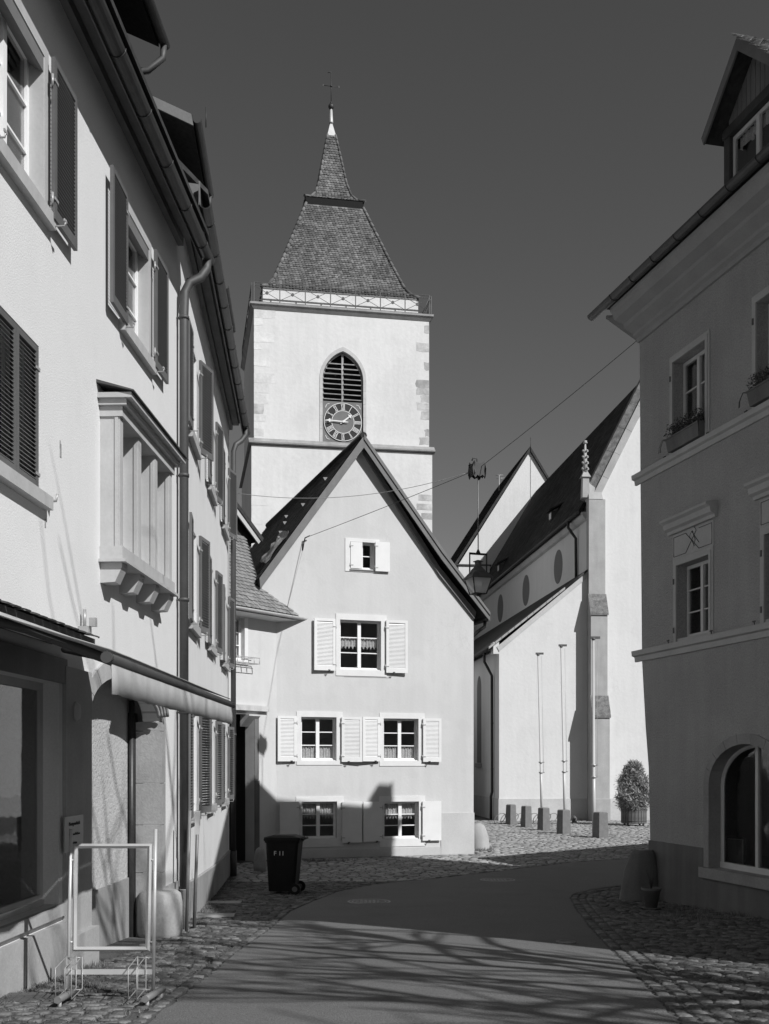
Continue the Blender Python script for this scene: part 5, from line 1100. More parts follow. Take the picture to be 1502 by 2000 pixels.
MB().tube([(cx - .17, cy, ztp - .02), (cx - .06, cy, ztp + .03), (cx + .0, cy, ztp - .0), (cx + .03, cy, ztp + .07)], [.012, .03, .02, .01], 6).build('weathercock', M['iron'], TW)
MB().tube([(w_ - .1, -.12, zd), (w_ + .02, -.12, zd + .7)], .02, 5).tube([(w_ - .35, -.12, zd), (w_ - .02, -.12, zd + .75)], .02, 5).build('lightning_fixture', M['iron_grey'], TW)
# belfry opening details
sur = gothic(gc, hw + .14, gzs, gza + .19, gz0 - .02); inn = gothic(gc, hw, gzs, gza, gz0)
n_ = len(sur)
for k in range(2, n_ - 1):
    MB().add([(sur[k][0], -.02, sur[k][1]), (sur[k + 1][0], -.02, sur[k + 1][1]), (inn[k + 1][0], -.02, inn[k + 1][1]), (inn[k][0], -.02, inn[k][1]), (sur[k][0], .0, sur[k][1]), (sur[k + 1][0], .0, sur[k + 1][1]), (inn[k + 1][0], .33, inn[k + 1][1]), (inn[k][0], .33, inn[k][1])], [(0, 3, 2, 1), (3, 7, 6, 2), (0, 1, 5, 4)]).build('arch_stone', M['stone_belfry'], TW)
zz = gz0
while zz < gzs - .02:
    z2 = min(zz + .6, gzs)
    for sg_ in (-1, 1):
        x0, x1 = sorted((gc + sg_ * hw, gc + sg_ * (hw + .14))); MB().box(x0, x1, -.02, .33, zz + .004, z2 - .004).build('jamb_stone', M['stone_belfry'], TW)
    zz = z2
MB().extr([(.2, gz0), (-.06, gz0 - .02), (-.06, gz0 - .10), (.0, gz0 - .14), (.2, gz0 - .14)], gc - hw - .2, gc + hw + .2).build('belfry_sill', M['stone_mid'], TW)
MB().fb(gc - hw - .15, gc + hw + .15, -.01, .03, zs + .2, gz0 - .141).build('belfry_apron', M['stone_mid'], TW)
iz = gothic(gc, hw - .03, gzs, gza - .04, gz0)
mb = MB(); mb.tube([(p[0], .22, p[1]) for p in iz[1:]] + [(iz[0][0], .22, iz[0][1])], .035, 4, False); mb.box(gc - .045, gc + .045, .16, .24, P(670, 786)[1], gza - .06); fr_ = mb.build('louvre_frame', M['louvre'], TW)
zpan = P(670, 784)[1]
for k in range(8):
    z = P(670, 709 + k * 9.9)[1]; zz = z
    h = gza - gzs; rr = (hw * hw + h * h) / (2 * hw); cxx = rr - hw; wd = hw if z < gzs else math.sqrt(max(rr * rr - (z - gzs) ** 2, 0)) - cxx
    for sg_ in (-1, 1):
        a, b_ = sorted((gc + sg_ * .05, gc + sg_ * (wd - .04))); yj = random.uniform(-.01, .015)
        MB().hull([(a, .10 + yj, z - .03), (b_, .10 + yj, z - .04), (b_, .32, z + .03), (a, .32, z + .03)], [(a, .09 + yj, z + .01), (b_, .09 + yj, z + .0), (b_, .31, z + .06), (a, .31, z + .06)]).build('louvre', M['louvre'], fr_)
# clock
cz_ = P(670, 824)[1]
MB().box(gc - hw + .02, gc + hw - .02, .06, .20, gz0 + .01, zpan).build('clock_panel', M['clock_panel'], TW)
ck = MB().tube([(gc, .055, cz_), (gc, .03, cz_)], gr, 48, False).build('clock_face', M['clock_dark'], TW)
def ring(ra, rb, y0_, y1_, m, nm):
    k = 48; mb = MB(); v = []
    for r_, y in ((ra, y0_), (rb, y0_), (rb, y1_), (ra, y1_)): v += [(gc + r_ * math.cos(2 * math.pi * i / k), y, cz_ + r_ * math.sin(2 * math.pi * i / k)) for i in range(k)]
    mb.add(v, [(q * k + i, ((q + 1) % 4) * k + i, ((q + 1) % 4) * k + (i + 1) % k, q * k + (i + 1) % k) for q in range(4) for i in range(k)]); return mb.build(nm, m, ck)
ring(gr * .97, gr * 1.0, .015, .0295, M['gilt'], 'outer_ring'); ring(gr * .575, gr * .605, .015, .0295, M['gilt'], 'inner_ring')
MB().tube([(gc, .0295, cz_), (gc, .02, cz_)], gr * .575, 40, False).build('clock_centre', M['clock_panel'], ck)
nums = ['XII', 'I', 'II', 'III', 'IIII', 'V', 'VI', 'VII', 'VIII', 'IX', 'X', 'XI']
r0, r1 = gr * .64, gr * .92
for k, s_ in enumerate(nums):
    a = math.pi / 2 - k * math.pi / 6; er = Vector((math.cos(a), 0, math.sin(a))); et = Vector((math.sin(a), 0, -math.cos(a))); C_ = Vector((gc, .012, cz_)); mb = MB()
    wid = {'I': .05, 'V': .09, 'X': .09}; tot = sum(wid[c] for c in s_); x = -tot / 2
    def stroke(xa, xb, t):
        p = [C_ + er * r0 + et * (xa - t), C_ + er * r0 + et * (xa + t), C_ + er * r1 + et * (xb + t), C_ + er * r1 + et * (xb - t)]
        mb.hull([q + Vector((0, .015, 0)) for q in p], p)
    for c in s_:
        m_ = x + wid[c] / 2
        if c == 'I': stroke(m_, m_, .012)
        elif c == 'V': stroke(m_, m_ - .03, .012); stroke(m_, m_ + .03, .006)
        else: stroke(m_ + .03, m_ - .03, .012); stroke(m_ - .03, m_ + .03, .006)
        x += wid[c]
    for rr2 in (r0, r1):
        p = [C_ + er * (rr2 - .008) + et * (-tot / 2), C_ + er * (rr2 - .008) + et * (tot / 2), C_ + er * (rr2 + .008) + et * (tot / 2), C_ + er * (rr2 + .008) + et * (-tot / 2)]; mb.hull([q + Vector((0, .015, 0)) for q in p], p)
    mb.build('numeral', M['gilt'], ck)
def hand(ang, L_, wdt, nm, y):
    er = Vector((math.cos(ang), 0, math.sin(ang))); et = Vector((-math.sin(ang), 0, math.cos(ang))); C_ = Vector((gc, y, cz_)); mb = MB()
    def q(l, t): return C_ + er * l + et * t
    def plate(pts): mb.hull([p + Vector((0, .012, 0)) for p in pts], pts)
    plate([q(-.02, -wdt), q(L_ * .72, -wdt * .8), q(L_ * .72, wdt * .8), q(-.02, wdt)]); plate([q(L_ * .68, 0), q(L_ * .76, -wdt * 3.2), q(L_ * .86, -wdt * 1.0), q(L_, 0), q(L_ * .86, wdt * 1.0), q(L_ * .76, wdt * 3.2)])
    plate([q(-.02, -wdt), q(-.02, wdt), q(-L_ * .25, wdt * .6), q(-L_ * .32, 0), q(-L_ * .25, -wdt * .6)])
    mb.build(nm, M['gilt'], ck)
hand(R(177), gr * .92, .028, 'minute_hand', -.06); hand(R(40), gr * .60, .036, 'hour_hand', -.03)
MB().tube([(gc, .01, cz_), (gc, -.08, cz_)], .05, 12).build('clock_hub', M['gilt'], ck)
for sx in (-1, 1):
    for sz in (-1, 1):
        c = Vector((gc + sx * gr * .84, .055, cz_ + sz * gr * .86)); MB().tube([c + Vector((sx * -.12, 0, sz * .06)), c + Vector((0, 0, sz * .03)), c + Vector((sx * .03, 0, -sz * .03)), c + Vector((sx * .07, 0, -sz * .12))], .018, 5, False).build('clock_ornament', M['gilt'], TW)
# quoins
for left_ in (True, False):
    z = zs + .3; k = 0
    while z < zc - .4:
        h = random.uniform(.28, .48); wd = random.choice([.25, .45, .65, .9]) * random.uniform(.8, 1.1) * (1 if left_ else .9)
        if random.random() < (.8 if not left_ else .85):
            x0, x1 = (-.004, wd) if left_ else (w_ - wd, w_ + .004); jq = lambda v: v + random.uniform(-.035, .035); z0q, z1q = z + .012, z + h - .012
            inn_ = x1 if left_ else x0; oe = x0 if left_ else x1
            MB().prism([(oe, z0q), (jq((oe + inn_) / 2), jq(z0q)), (jq(inn_), jq(z0q)), (jq(inn_), jq((z0q + z1q) / 2)), (jq(inn_), jq(z1q)), (jq((oe + inn_) / 2), jq(z1q)), (oe, z1q)], -.006, .1).build('quoin', M['stone_quoin'] if (not left_ or random.random() < .3) else M['stone_faint'], TW)
        z += h; k += 1
for k in range(16):
    z = 8 + k * .42; x1 = random.uniform(.3, .8)
    if random.random() < .6: MB().box(-e - .004, -e + x1, -e - .006, 0, z, z + .3).build('quoin', M['plaster_tower'], TW)
    if random.random() < .6: MB().box(w_ + e - x1, w_ + e + .004, -e - .006, 0, z + .1, z + .38).build('quoin', M['stone_quoin'], TW)

# ================================================================== CHURCH
CH = CB.root('church', 'white church with steep dark roof, stone buttress and round painted discs', 'church')
P = CB.P; zc0 = CB.zb; n0 = P(1152, 1100)[0]                     # nave wall front left corner
DN = 27.5
apx = P(1322, 677); eav = P(1128, 1005)
# nave side frame
NS = Fr((CB.W(n0, 0, 0).x, CB.W(n0, 0, 0).y), (-CB.i[0], -CB.i[1]), CB.zb)
ez = NS.P(1060, 1055)[1]                                        # eaves height
hw_n = 4.1; sl2 = 1.72; za_ = ez + .1 + hw_n * sl2
aisle = [(0, -.5), (n0 + .05, -.5), (n0 + .05, P(1150, 1117)[1]), P(975, 1268), (0, P(975, 1268)[1] - .0)]
aisle = [(0, -.5), (n0 + .05, -.5), (n0 + .05, P(1150, 1117)[1]), (0, P(975, 1267)[1])]
mb = MB(); mb.prism(aisle, 0.0, DN); mb.build('aisle_wall', M['plaster_church'], CH)
mb = MB(); mb.prism([(n0, -.5), (n0 + 2 * hw_n, -.5), (n0 + 2 * hw_n, ez), (n0 + hw_n, za_ - .25), (n0, ez - .1)], .003, DN); nv = mb.build('nave_wall', M['plaster_church'], CH)
# nave roof
pr = [(n0 - .38, ez - .55 * 0 - .38 * sl2 * .6), (n0 + hw_n, za_), (n0 + 2 * hw_n + .3, ez - .4), (n0 + 2 * hw_n + .3, ez - .6), (n0 + hw_n, za_ - .25), (n0 - .3, ez - .38 * sl2 * .6 - .12)]
nr = MB().prism(pr, .55, DN).build('nave_roof', M['tile_dark'], CH)
dv = Vector((n0 + hw_n - (n0 - .38), 0, za_ - pr[0][1])); Ls = dv.length; dv.normalize(); Nn = Vector((-dv.z, 0, dv.x))
tile_field((n0 - .38, DN, pr[0][1]), Vector((0, -1, 0)), dv, Nn, DN - .5, Ls, .20, .18, rnd=False, keep=lambda u, v: u < DN - .6).build('nave_roof_tiles', M['tile_dark'], nr, kind='stuff')
for t_, s_ in ((.30, 10.2), (.16, 21.5)):
    c = Vector((n0 - .38, 0, pr[0][1])) + dv * Ls * t_ * .62; y = s_ - 2
    MB().box(c.x - .15, c.x + .9, y - .3, y + .3, c.z - .1, c.z + .35).build('roof_hatch', M['wood_dark'], nr); MB().box(c.x - .165, c.x - .151, y - .2, y + .2, c.z - .02, c.z + .28).build('hatch_opening', M['white_trim'], nr)
    MB().hull([(c.x - .3, y - .42, c.z + .33), (c.x - .3, y + .42, c.z + .33), (c.x + 1.6, y + .42, c.z + 1.3), (c.x + 1.6, y - .42, c.z + 1.3)][::-1], [(c.x - .3, y - .42, c.z + .40), (c.x - .3, y + .42, c.z + .40), (c.x + 1.6, y + .42, c.z + 1.37), (c.x + 1.6, y - .42, c.z + 1.37)][::-1]).build('hatch_roof', M['tile_dark'], nr)
# clerestory cornice + gutter
MB().prism([(n0 - .02, ez - .75), (n0 - .14, ez - .70), (n0 - .26, ez - .52), (n0 - .26, ez - .42), (n0 + .02, ez - .42)], .3, DN).build('clerestory_cornice', M['plinth_church'], CH)
MB().tube([(n0 - .42, .4, ez - .42), (n0 - .42, DN, ez - .42)], .07, 8).build('gutter', M['zinc'], CH)
downpipe(CH, [(n0 - .42, 2.0, ez - .45), (n0 - .42, 2.0, ez - .75), (n0 - .3, 1.95, ez - .95), (n0 - .1, 1.9, ez - 1.25), (n0 - .08, 1.9, ez - 3.4)], .065, M['iron'])
for (px, py, ax, az) in ((1090, 1107, 16, 33), (1027, 1153, 8.5, 30), (977, 1188, 7, 27)):
    c = NS.P(px, py, .01); t = NS.P(px, py - az, .01); r_ = t[1] - c[1]; x = n0; y = -c[0]
    k = 32; v = [(x - .012, y + r_ * math.cos(2 * math.pi * i / k), c[1] + r_ * math.sin(2 * math.pi * i / k)) for i in range(k)]; v2 = [(x + .01, p[1], p[2]) for p in v]
    MB().add(v + v2, [tuple(range(k))[::-1]] + [(i, (i + 1) % k, k + (i + 1) % k, k + i) for i in range(k)]).build('round_disc', M['oval'], CH)
# aisle roof verge, roof, gutter, pipe
a1 = (0 - .45, P(975, 1267)[1] + .03); a2 = (n0 + .02, P(1150, 1117)[1] + .16)
MB().prism([(a1[0], a1[1]), (n0 - .01, a2[1]), (n0 - .01, a2[1] - .14), (a1[0], a1[1] - .12)], .22, DN).build('aisle_roof', M['tile_dark'], CH)
nv_ = 16
for k in range(nv_):
    t0_, t1_ = k / nv_, (k + .93) / nv_; x0 = a1[0] + (a2[0] - a1[0]) * t0_; x1 = a1[0] + (a2[0] - a1[0]) * t1_; za0 = a1[1] + (a2[1] - a1[1]) * t0_; za1 = a1[1] + (a2[1] - a1[1]) * t1_
    MB().prism([(x0, za0 + .05), (x1, za1 + .05), (x1, za1 - .05), (x0, za0 - .05)], -.10, .215).build('verge_tile', M['stone_light'] if t0_ < .7 else M['tile_dark'], CH)
MB().prism([(a1[0] + .35, a1[1] + .05), (n0, a2[1] - .07), (n0, a2[1] - .32), (a1[0] + .45, a1[1] - .15)], -.03, -.001).build('verge_band', M['plinth_church'], CH)
MB().extr([(0.0, a1[1] + .25), (.0, a1[1] - .25), (.6, a1[1] - .25), (.6, a1[1] + .25)], -.25, -.001).build('kneeler', M['plaster_church'], CH)
MB().tube([(-.45, .1, a1[1] - .05), (-.45, DN, a1[1] - .05)], .08, 8).build('gutter', M['metal_dark'], CH)
downpipe(CH, [(-.45, 1.0, a1[1] - .1), (-.45, 1.0, a1[1] - .5), (-.3, 1.05, a1[1] - .75), (-.10, 1.1, a1[1] - 1.1), (-.09, 1.1, 1.2), (-.14, 1.1, 1.0), (-.14, 1.1, -.3)], .06, M['iron'], [(-.09, 1.1, 4.2), (-.09, 1.1, 2.2)])
zpl = P(1050, 1560)[1]
mb = MB(); mb.box(-.03, n0 - .0, -.03, .0, -.5, zpl); mb.box(-.03, 0, -.0, DN, -.5, zpl); mb.box(n0 + .75, n0 + 2 * hw_n, -.03, 0, -.5, zpl); mb.build('plinth', M['plinth_church'], CH)
AS = Fr((CB.W(0, 0, 0).x, CB.W(0, 0, 0).y), (-CB.i[0], -CB.i[1]), CB.zb)
q = AS.P(936, 1320, 0); q2 = AS.P(936, 1490, 0); yc = -q[0]
mb = MB(); v = gothic(0, .55, q[1] - .6, q[1], q2[1]); mb.add([(-.006, yc + p[0], p[1]) for p in v], [tuple(range(len(v)))[::-1]]); mb.build('aisle_window', M['oval'], CH)
MB().box(-.08, 0, yc - .7, yc + .7, q2[1] - .2, q2[1] - .02).build('window_sill', M['stone_mid'], CH)
# buttress
bx0, bx1 = n0 - .12, n0 + .60
z_a = P(1165, 1165)[1]; z_b = P(1165, 1197, .5)[1]; z_c = P(1175, 1362, .5)[1]; z_d = P(1178, 1397, .9)[1]; ztopb = P(1155, 975, .25)[1]
pr_ = [(0.1, -.5), (-1.02, -.5), (-1.02, zpl), (-.92, zpl + .02), (-.92, z_d), (-.60, z_c), (-.60, z_b), (-.28, z_a), (-.28, ztopb), (.1, ztopb)]
bt = MB().extr(pr_, bx0, bx1).build('buttress', M['stone_light'], CH)
for (ya, za1, yb_, zb1) in ((-.97, z_d - .05, -.60, z_c + .03), (-.65, z_b - .05, -.28, z_a + .03)):
    MB().hull([(bx0 - .04, ya, za1 - .06), (bx1 + .04, ya, za1 - .06), (bx1 + .04, yb_, zb1 - .06), (bx0 - .04, yb_, zb1 - .06)], [(bx0 - .04, ya, za1 + .04), (bx1 + .04, ya, za1 + .04), (bx1 + .04, yb_, zb1 + .04), (bx0 - .04, yb_, zb1 + .04)]).build('weathering_stone', M['weathering'], bt)
# buttress cap + pinnacle
capb, capt = ztopb, P(1150, 940, .1)[1]
MB().hull([(bx0, -.30, capb), (bx1 - .1, -.30, capb), (bx1 - .1, .3, capb), (bx0, .3, capb)], [(bx0 + .05, .12, capt), (bx1 - .15, .12, capt), (bx1 - .15, .3, capt), (bx0 + .05, .3, capt)]).build('buttress_cap', M['stone_light'], bt)
pc = (P(1143, 940, 0)[0], .0); zq = capb + .1; ph = P(1143, 865, 0)[1]
pn = MB().hull([(pc[0] - .16, -.16, zq), (pc[0] + .16, -.16, zq), (pc[0] + .16, .16, zq), (pc[0] - .16, .16, zq)], [(pc[0] - .13, -.13, zq + (ph - zq) * .42), (pc[0] + .13, -.13, zq + (ph - zq) * .42), (pc[0] + .13, .13, zq + (ph - zq) * .42), (pc[0] - .13, .13, zq + (ph - zq) * .42)]).build('pinnacle', M['stone_light'], CH)
zm = zq + (ph - zq) * .42
MB().hull([(pc[0] + a * .2, b_ * .2, zm - .12) for a, b_ in ((-1, -1), (1, -1), (1, 1), (-1, 1))], [(pc[0] + a * .02, b_ * .02, zm + .28) for a, b_ in ((-1, -1), (1, -1), (1, 1), (-1, 1))]).build('pinnacle_gablet', M['stone_light'], pn)
MB().tube([(pc[0], 0, zm), (pc[0], 0, ph)], [.13, .035], 6).build('pinnacle_spire', M['stone_light'], pn)
for k in range(4):
    z = zm + .22 + k * (ph - zm - .35) / 4; r_ = .17 - k * .012; mb = MB()
    for a in range(4): an = a * math.pi / 2 + .4; mb.tube([(pc[0], 0, z), (pc[0] + r_ * .8 * math.cos(an), r_ * .8 * math.sin(an), z + .02), (pc[0] + r_ * math.cos(an), r_ * math.sin(an), z + .07)], [.04, .035, .045], 5)
    mb.build('crocket', M['stone_light'], pn)
MB().lathe([(.03, -.05), (.11, 0), (.06, .04), (.09, .08), (.02, .11)], 8, (pc[0], 0, ph)).build('pinnacle_finial', M['stone_light'], pn)
# gable coping stones
c0 = Vector((n0 + .28, 0, ztopb - .1)); dirc = Vector((hw_n - .28, 0, za_ + .35 - ztopb + .1)); Lc = dirc.length; dirc.normalize(); nc = Vector((-dirc.z, 0, dirc.x))
k = 0; t_ = 0
while t_ < Lc:
    ln = 1.15; t1_ = min(t_ + ln - .012, Lc); a = c0 + dirc * t_; b_ = c0 + dirc * t1_
    MB().hull([(p.x, y, p.z) for p, y in ((a, -.12), (b_, -.12), (b_, .5), (a, .5))][::-1], [(p.x + nc.x * .30, y, p.z + nc.z * .30) for p, y in ((a, -.12), (b_, -.12), (b_, .5), (a, .5))][::-1]).build('coping_stone', M['stone_light'], CH)
    MB().hull([((p + nc * .305).x, y, (p + nc * .305).z) for p, y in ((a, -.02), (b_, -.02), (b_, .6), (a, .6))][::-1], [((p + nc * .62).x, y, (p + nc * .62).z) for p, y in ((a, .10), (b_, .10), (b_, .6), (a, .6))][::-1]).build('coping_cap', M['weathering'], CH); t_ += ln
# transept gable behind
TG = Fr((CB.W(0, -DN - .01, 0).x, CB.W(0, -DN - .01, 0).y), CB.u, CB.zb)
a_ = TG.P(1035, 882); b_ = TG.P(893, 1107); sA = a_[0]; sL = b_[0]; sR = 2 * sA - sL; sl3 = (a_[1] - b_[1]) / (sA - sL)
RT = TG.root('transept', 'white steep gabled transept rising behind the church nave', 'church')
MB().prism([(sL - .3, -.5), (sR, -.5), (sR, b_[1] - .5), (sR, b_[1]), (sA, a_[1]), (sL, b_[1]), (sL - .3, b_[1] - .0)], 0, 12).build('gable_wall', M['plaster_church'], RT)
o3 = .18; rt = MB().prism([(sL - .55, b_[1] - .35), (sA, a_[1] + .30), (sR + .14, b_[1] - .06), (sR + .10, b_[1] - .12), (sA, a_[1] + .02), (sL - .4, b_[1] - .42)], -o3, 12.5).build('transept_roof', M['tile_dark'], RT)
dv = Vector((sA - sL + .55, 0, a_[1] + .3 - b_[1] + .35)); Ls = dv.length; dv.normalize(); Nn = Vector((-dv.z, 0, dv.x))
tile_field((sL - .55, 12.5, b_[1] - .35), Vector((0, -1, 0)), dv, Nn, 12.6, Ls, .22, .2, keep=lambda u, v: u < 12.6).build('transept_roof_tiles', M['tile_dark'], rt, kind='stuff')
MB().box(sL - .1, sL + 2.0, -1.2, -.001, b_[1] - 1.5, b_[1] - .12).build('low_annex', M['plaster_church'], RT); MB().box(sL - .2, sL + 2.1, -1.3, -.001, b_[1] - .119, b_[1] - .04).build('annex_roof', M['zinc'], RT)
MB().tube([(sA + .0, -.2, a_[1]), (sA + .0, -.2, a_[1] + .9)], .02, 5).build('lightning_rod', M['iron'], RT)
mb = MB(); mb.tube([(sA + .05, -.02, a_[1] - .3), (sA + .05, -.02, a_[1] - 9)], .02, 4); mb.build('conductor', M['zinc_light'], RT)
q = TG.P(975, 955, -4); q2 = TG.P(975, 928, -4); mb = MB(); mb.tube([(q[0], 4, q[1] - 1.5), (q[0], 4, q2[1])], .035, 5); mb.tube([(q[0] - .25, 4, q2[1]), (q[0] + .3, 4, q2[1])], .03, 4); mb.tube([(q[0] - .2, 4, q2[1] - .25), (q[0] + .4, 4, q2[1] - .2)], .025, 4); mb.build('roof_aerial', M['steel'], RT)

# ================================================================== STREET OBJECTS
# stone posts
for k, (px, py, hw_, lab) in enumerate(((998, 1610, .16, 'small granite post, farthest left of the five before the church'), (1028, 1615, .16, 'granite post second from the left beside the bicycle rack'), (1062, 1621, .17, 'granite post standing at the foot of the leftmost flagpole'), (1101, 1628, .18, 'dark sided granite post in front of the middle flagpole'), (1173, 1636, .19, 'broadest granite post nearest the camera beside the right flagpole'))):
    p = G3(px, py); h = .80 + .01 * k; w0 = hw_; w1 = hw_ * .86
    t = MB().hull([(-w0, -w0, -.1), (w0, -w0, -.1), (w0, w0, -.1), (-w0, w0, -.1)], [(-w1, -w1, h - .03), (w1, -w1, h - .03), (w1, w1, h - .03), (-w1, w1, h - .03)]).hull([(-w1, -w1, h - .03), (w1, -w1, h - .03), (w1, w1, h - .03), (-w1, w1, h - .03)], [(-w1 + .03, -w1 + .03, h), (w1 - .03, -w1 + .03, h), (w1 - .03, w1 - .03, h), (-w1 + .03, w1 - .03, h)]).build('stone_post', M['granite'], loc=p, rz=.5 + .12 * random.uniform(-1, 1)); tag(t, lab, 'stone post', 'granite posts before the church')
# flagpoles
for (tx, ty, bx_, by_, lab) in ((1051, 1277, 1059, 1608, 'leftmost and thinnest of the three white flagpoles, leaning slightly left'), (1096, 1261, 1104, 1613, 'middle white flagpole rising behind the dark sided granite post'), (1159, 1246, 1160, 1634, 'thickest white flagpole beside the broadest granite post')):
    b_ = G3(bx_, by_); Y = b_.y; H_ = (by_ - ty) / F * Y; top = Vector(((tx - HX) / F * Y, Y, b_.z + H_)); v = top - b_
    t = empty('flagpole', b_, 0, lab, 'flagpole', 'flagpoles before the church')
    MB().tube([(0, 0, 0), v * .30, v * .301, v * .99], [.058, .058, .045, .034], 14).build('pole', M['pole_white'], t)
    for f_ in (.30, .36): c = v * f_; MB().tube([c - Vector((0, 0, .03)), c + Vector((0, 0, .03))], .085, 12).box(c.x + .05, c.x + .15, c.y - .02, c.y + .02, c.z - .02, c.z + .02).build('pole_clamp', M['steel'], t)
    MB().tube([v * .99, v], .06, 10).box(v.x - .1, v.x + .22, v.y - .03, v.y + .03, v.z - .03, v.z + .05).build('pole_head', M['iron_grey'], t)
    MB().tube([v * .985 + Vector((.14, 0, 0)), v * .30 + Vector((.10, -.04, 0))], .006, 4).build('halyard', M['steel'], t)
# bicycle rack (wire hoops)
p = G3(1020, 1613); t = empty('bicycle_rack', p + Vector((0, 1.2, 0)), 0, 'low tangle of wire bicycle stand hoops behind the granite posts', 'bicycle rack')
for k in range(9):
    x = -.75 + k * .26; MB().tube([(x + .21 * math.cos(a) + .1 * math.sin(a), .08 * math.cos(a), .23 + .21 * math.sin(a)) for a in [2 * math.pi * q / 14 for q in range(15)]], .016, 5).build('wheel_hoop', M['steel_grey'], t)
MB().tube([(-1.0, .1, .03), (1.6, .1, .03)], .02, 6).build('base_rail', M['steel_grey'], t)
p = G3(1122, 1606); boulder('loose_stone', [(.10, 0), (.12, .1), (.09, .2), (.03, .26)], 8, 1.1, .8, M['iron_grey'], p, .4, 'small dark stone on the square beside the church buttress', 'stone', None, 9)
# shrub in tub
p = G3(1238, 1612); t = empty('potted_shrub', p, 0, 'tall bushy evergreen shrub in a slatted wooden tub before the church', 'potted shrub')
for k in range(24):
    a = 2 * math.pi * k / 24; MB().box(-.055, .055, -.015, .015, .1, .74).build('tub_slat', M['tub'], t, (.48 * math.cos(a), .48 * math.sin(a), 0), a + math.pi / 2)
MB().lathe([(.44, .08), (.44, .70)], 24).build('tub_body', M['tub'], t)
mb = MB()
for zz in (.18, .62): mb.tube([(.50 * math.cos(2 * math.pi * k / 24), .50 * math.sin(2 * math.pi * k / 24), zz) for k in range(25)], .012, 4)
mb.build('tub_hoop', M['iron'], t)
for a, b_ in ((-.3, -.3), (.3, -.3), (.3, .3), (-.3, .3)): MB().tube([(a, b_, 0), (a, b_, .1)], .04, 8).build('castor', M['iron'], t)
def shrub():
    while True:
        z = random.betavariate(1.15, 1.45) * 1.85; rr = .68 * min(1, .72 + z * .7) * (1 - (z / 2.05) ** 2.2) ** .8 * (1.0 if z < 1.35 else .9); a = random.uniform(0, 2 * math.pi)
        rr *= 1 + .10 * math.sin(a * 3 + z * 4) + .08 * math.sin(a * 5 - z * 7); q = rr * random.uniform(.3, 1) ** .6 * (random.uniform(1.05, 1.28) if random.random() < .05 else 1) * (1 + .12 * math.sin(a * 7 + z * 9)); return (q * math.cos(a), q * math.sin(a), .62 + z)
leaf_cloud(15000, shrub, .16, M['leaf'], 'foliage', t, kind='stuff', up=.6, asp=.15)
MB().tube([(0, 0, .6), (0.03, 0, 2.0)], [.05, .02], 8).build('stem', M['bark'], t)

# wheelie bin
p = G3(555, 1745); t = empty('wheelie_bin', p + Vector((0, .1, 0)), R(-6), 'black wheelie bin with paper label standing in front of the gabled house', 'wheelie bin')
def rr_(w_, d_, z, n=4, r_=.05, ox=0):
    pts = []
    for (sx, sy, a0) in ((1, -1, -90), (1, 1, 0), (-1, 1, 90), (-1, -1, 180)):
        for k in range(n): a = R(a0 + 90 * k / (n - 1)); pts.append((ox + sx * (w_ / 2 - r_) + r_ * math.cos(a), sy * (d_ / 2 - r_) + r_ * math.sin(a), z))
    return pts
mb = MB(); mb.hull(rr_(.48, .46, .05, ox=-.02), rr_(.60, .55, .93, ox=-.0)); mb.hull(rr_(.63, .58, .931), rr_(.65, .60, .985)); mb.build('bin_body', M['bin'], t)
mb = MB(); mb.hull(rr_(.68, .62, .986), rr_(.66, .60, 1.03)); mb.hull(rr_(.62, .56, 1.031), rr_(.40, .36, 1.065)); mb.build('lid', M['bin'], t)
MB().tube([(.36, -.25, .99), (.38, -.24, 1.0), (.38, .24, 1.0), (.36, .25, .99)], .022, 8).build('handle', M['bin'], t)
MB().box(-.34, -.29, -.22, .22, .96, 1.0).build('lid_grip', M['bin'], t)
for y in (-.26, .26): wh = MB().tube([(.24, y - .03, .10), (.24, y + .03, .10)], .10, 20).build('wheel', M['bin'], t); MB().tube([(.24, y - .035, .10), (.24, y + .035, .10)], .05, 12).build('hub', M['iron_grey'], wh)
mb = MB(); mb.box(-.12, .02, -.2755, -.2705, .66, .76); 
o = inst(text_mesh('F 11', .115, M['paper'], .002), 'bin_lettering', t, (-.05, -.268, .74), (R(87), 0, 0))
for k in range(4): MB().box(-.2 + k * .12, -.17 + k * .12, -.262, -.235, .1, .55).build('rib', M['bin'], t) if False else None

# advertising frame stand
Ys = 8.45; ps = G3(220, 1952); Ys = ps.y
def sp(px, py, dy=0.0): return Vector(((px - HX) / F * (Ys + dy), Ys + dy, EYE + (HY - py) / F * (Ys + dy)))
t = empty('display_stand', ps, 0, 'empty aluminium poster frame stand with wire baskets on the left pavement', 'display stand')
def rel(v): return v - ps
MB().tube([rel(sp(139, 1619)), rel(sp(132, 1950))], .0135, 12).build('upright', M['alu'], t); MB().tube([rel(sp(304, 1619)), rel(sp(299, 1950))], .0135, 12).build('upright', M['alu'], t)
a, b_, c, d_ = rel(sp(143, 1648)), rel(sp(297, 1648)), rel(sp(293, 1858)), rel(sp(141, 1858)); fwd = Vector((0, -.012, 0)); wb = .034
cc = (a + b_ + c + d_) / 4
def inset(p, k): return p + Vector((wb * k if p.x < cc.x else -wb * k, 0, -wb * k if p.z > cc.z else wb * k))
for (p, q) in ((a, b_), (b_, c), (c, d_), (d_, a)):
    i0, i1 = inset(p, 1), inset(q, 1); m0, m1 = inset(p, .45), inset(q, .45); bk = Vector((0, .015, 0))
    MB().add([p, q, m1 + fwd * 1.5, m0 + fwd * 1.5, i1 + fwd * .3, i0 + fwd * .3, p + bk, q + bk, i1 + bk, i0 + bk], [(0, 1, 2, 3), (3, 2, 4, 5), (1, 0, 6, 7), (5, 4, 8, 9), (7, 6, 9, 8)]).build('frame_bar', M['alu'], t)
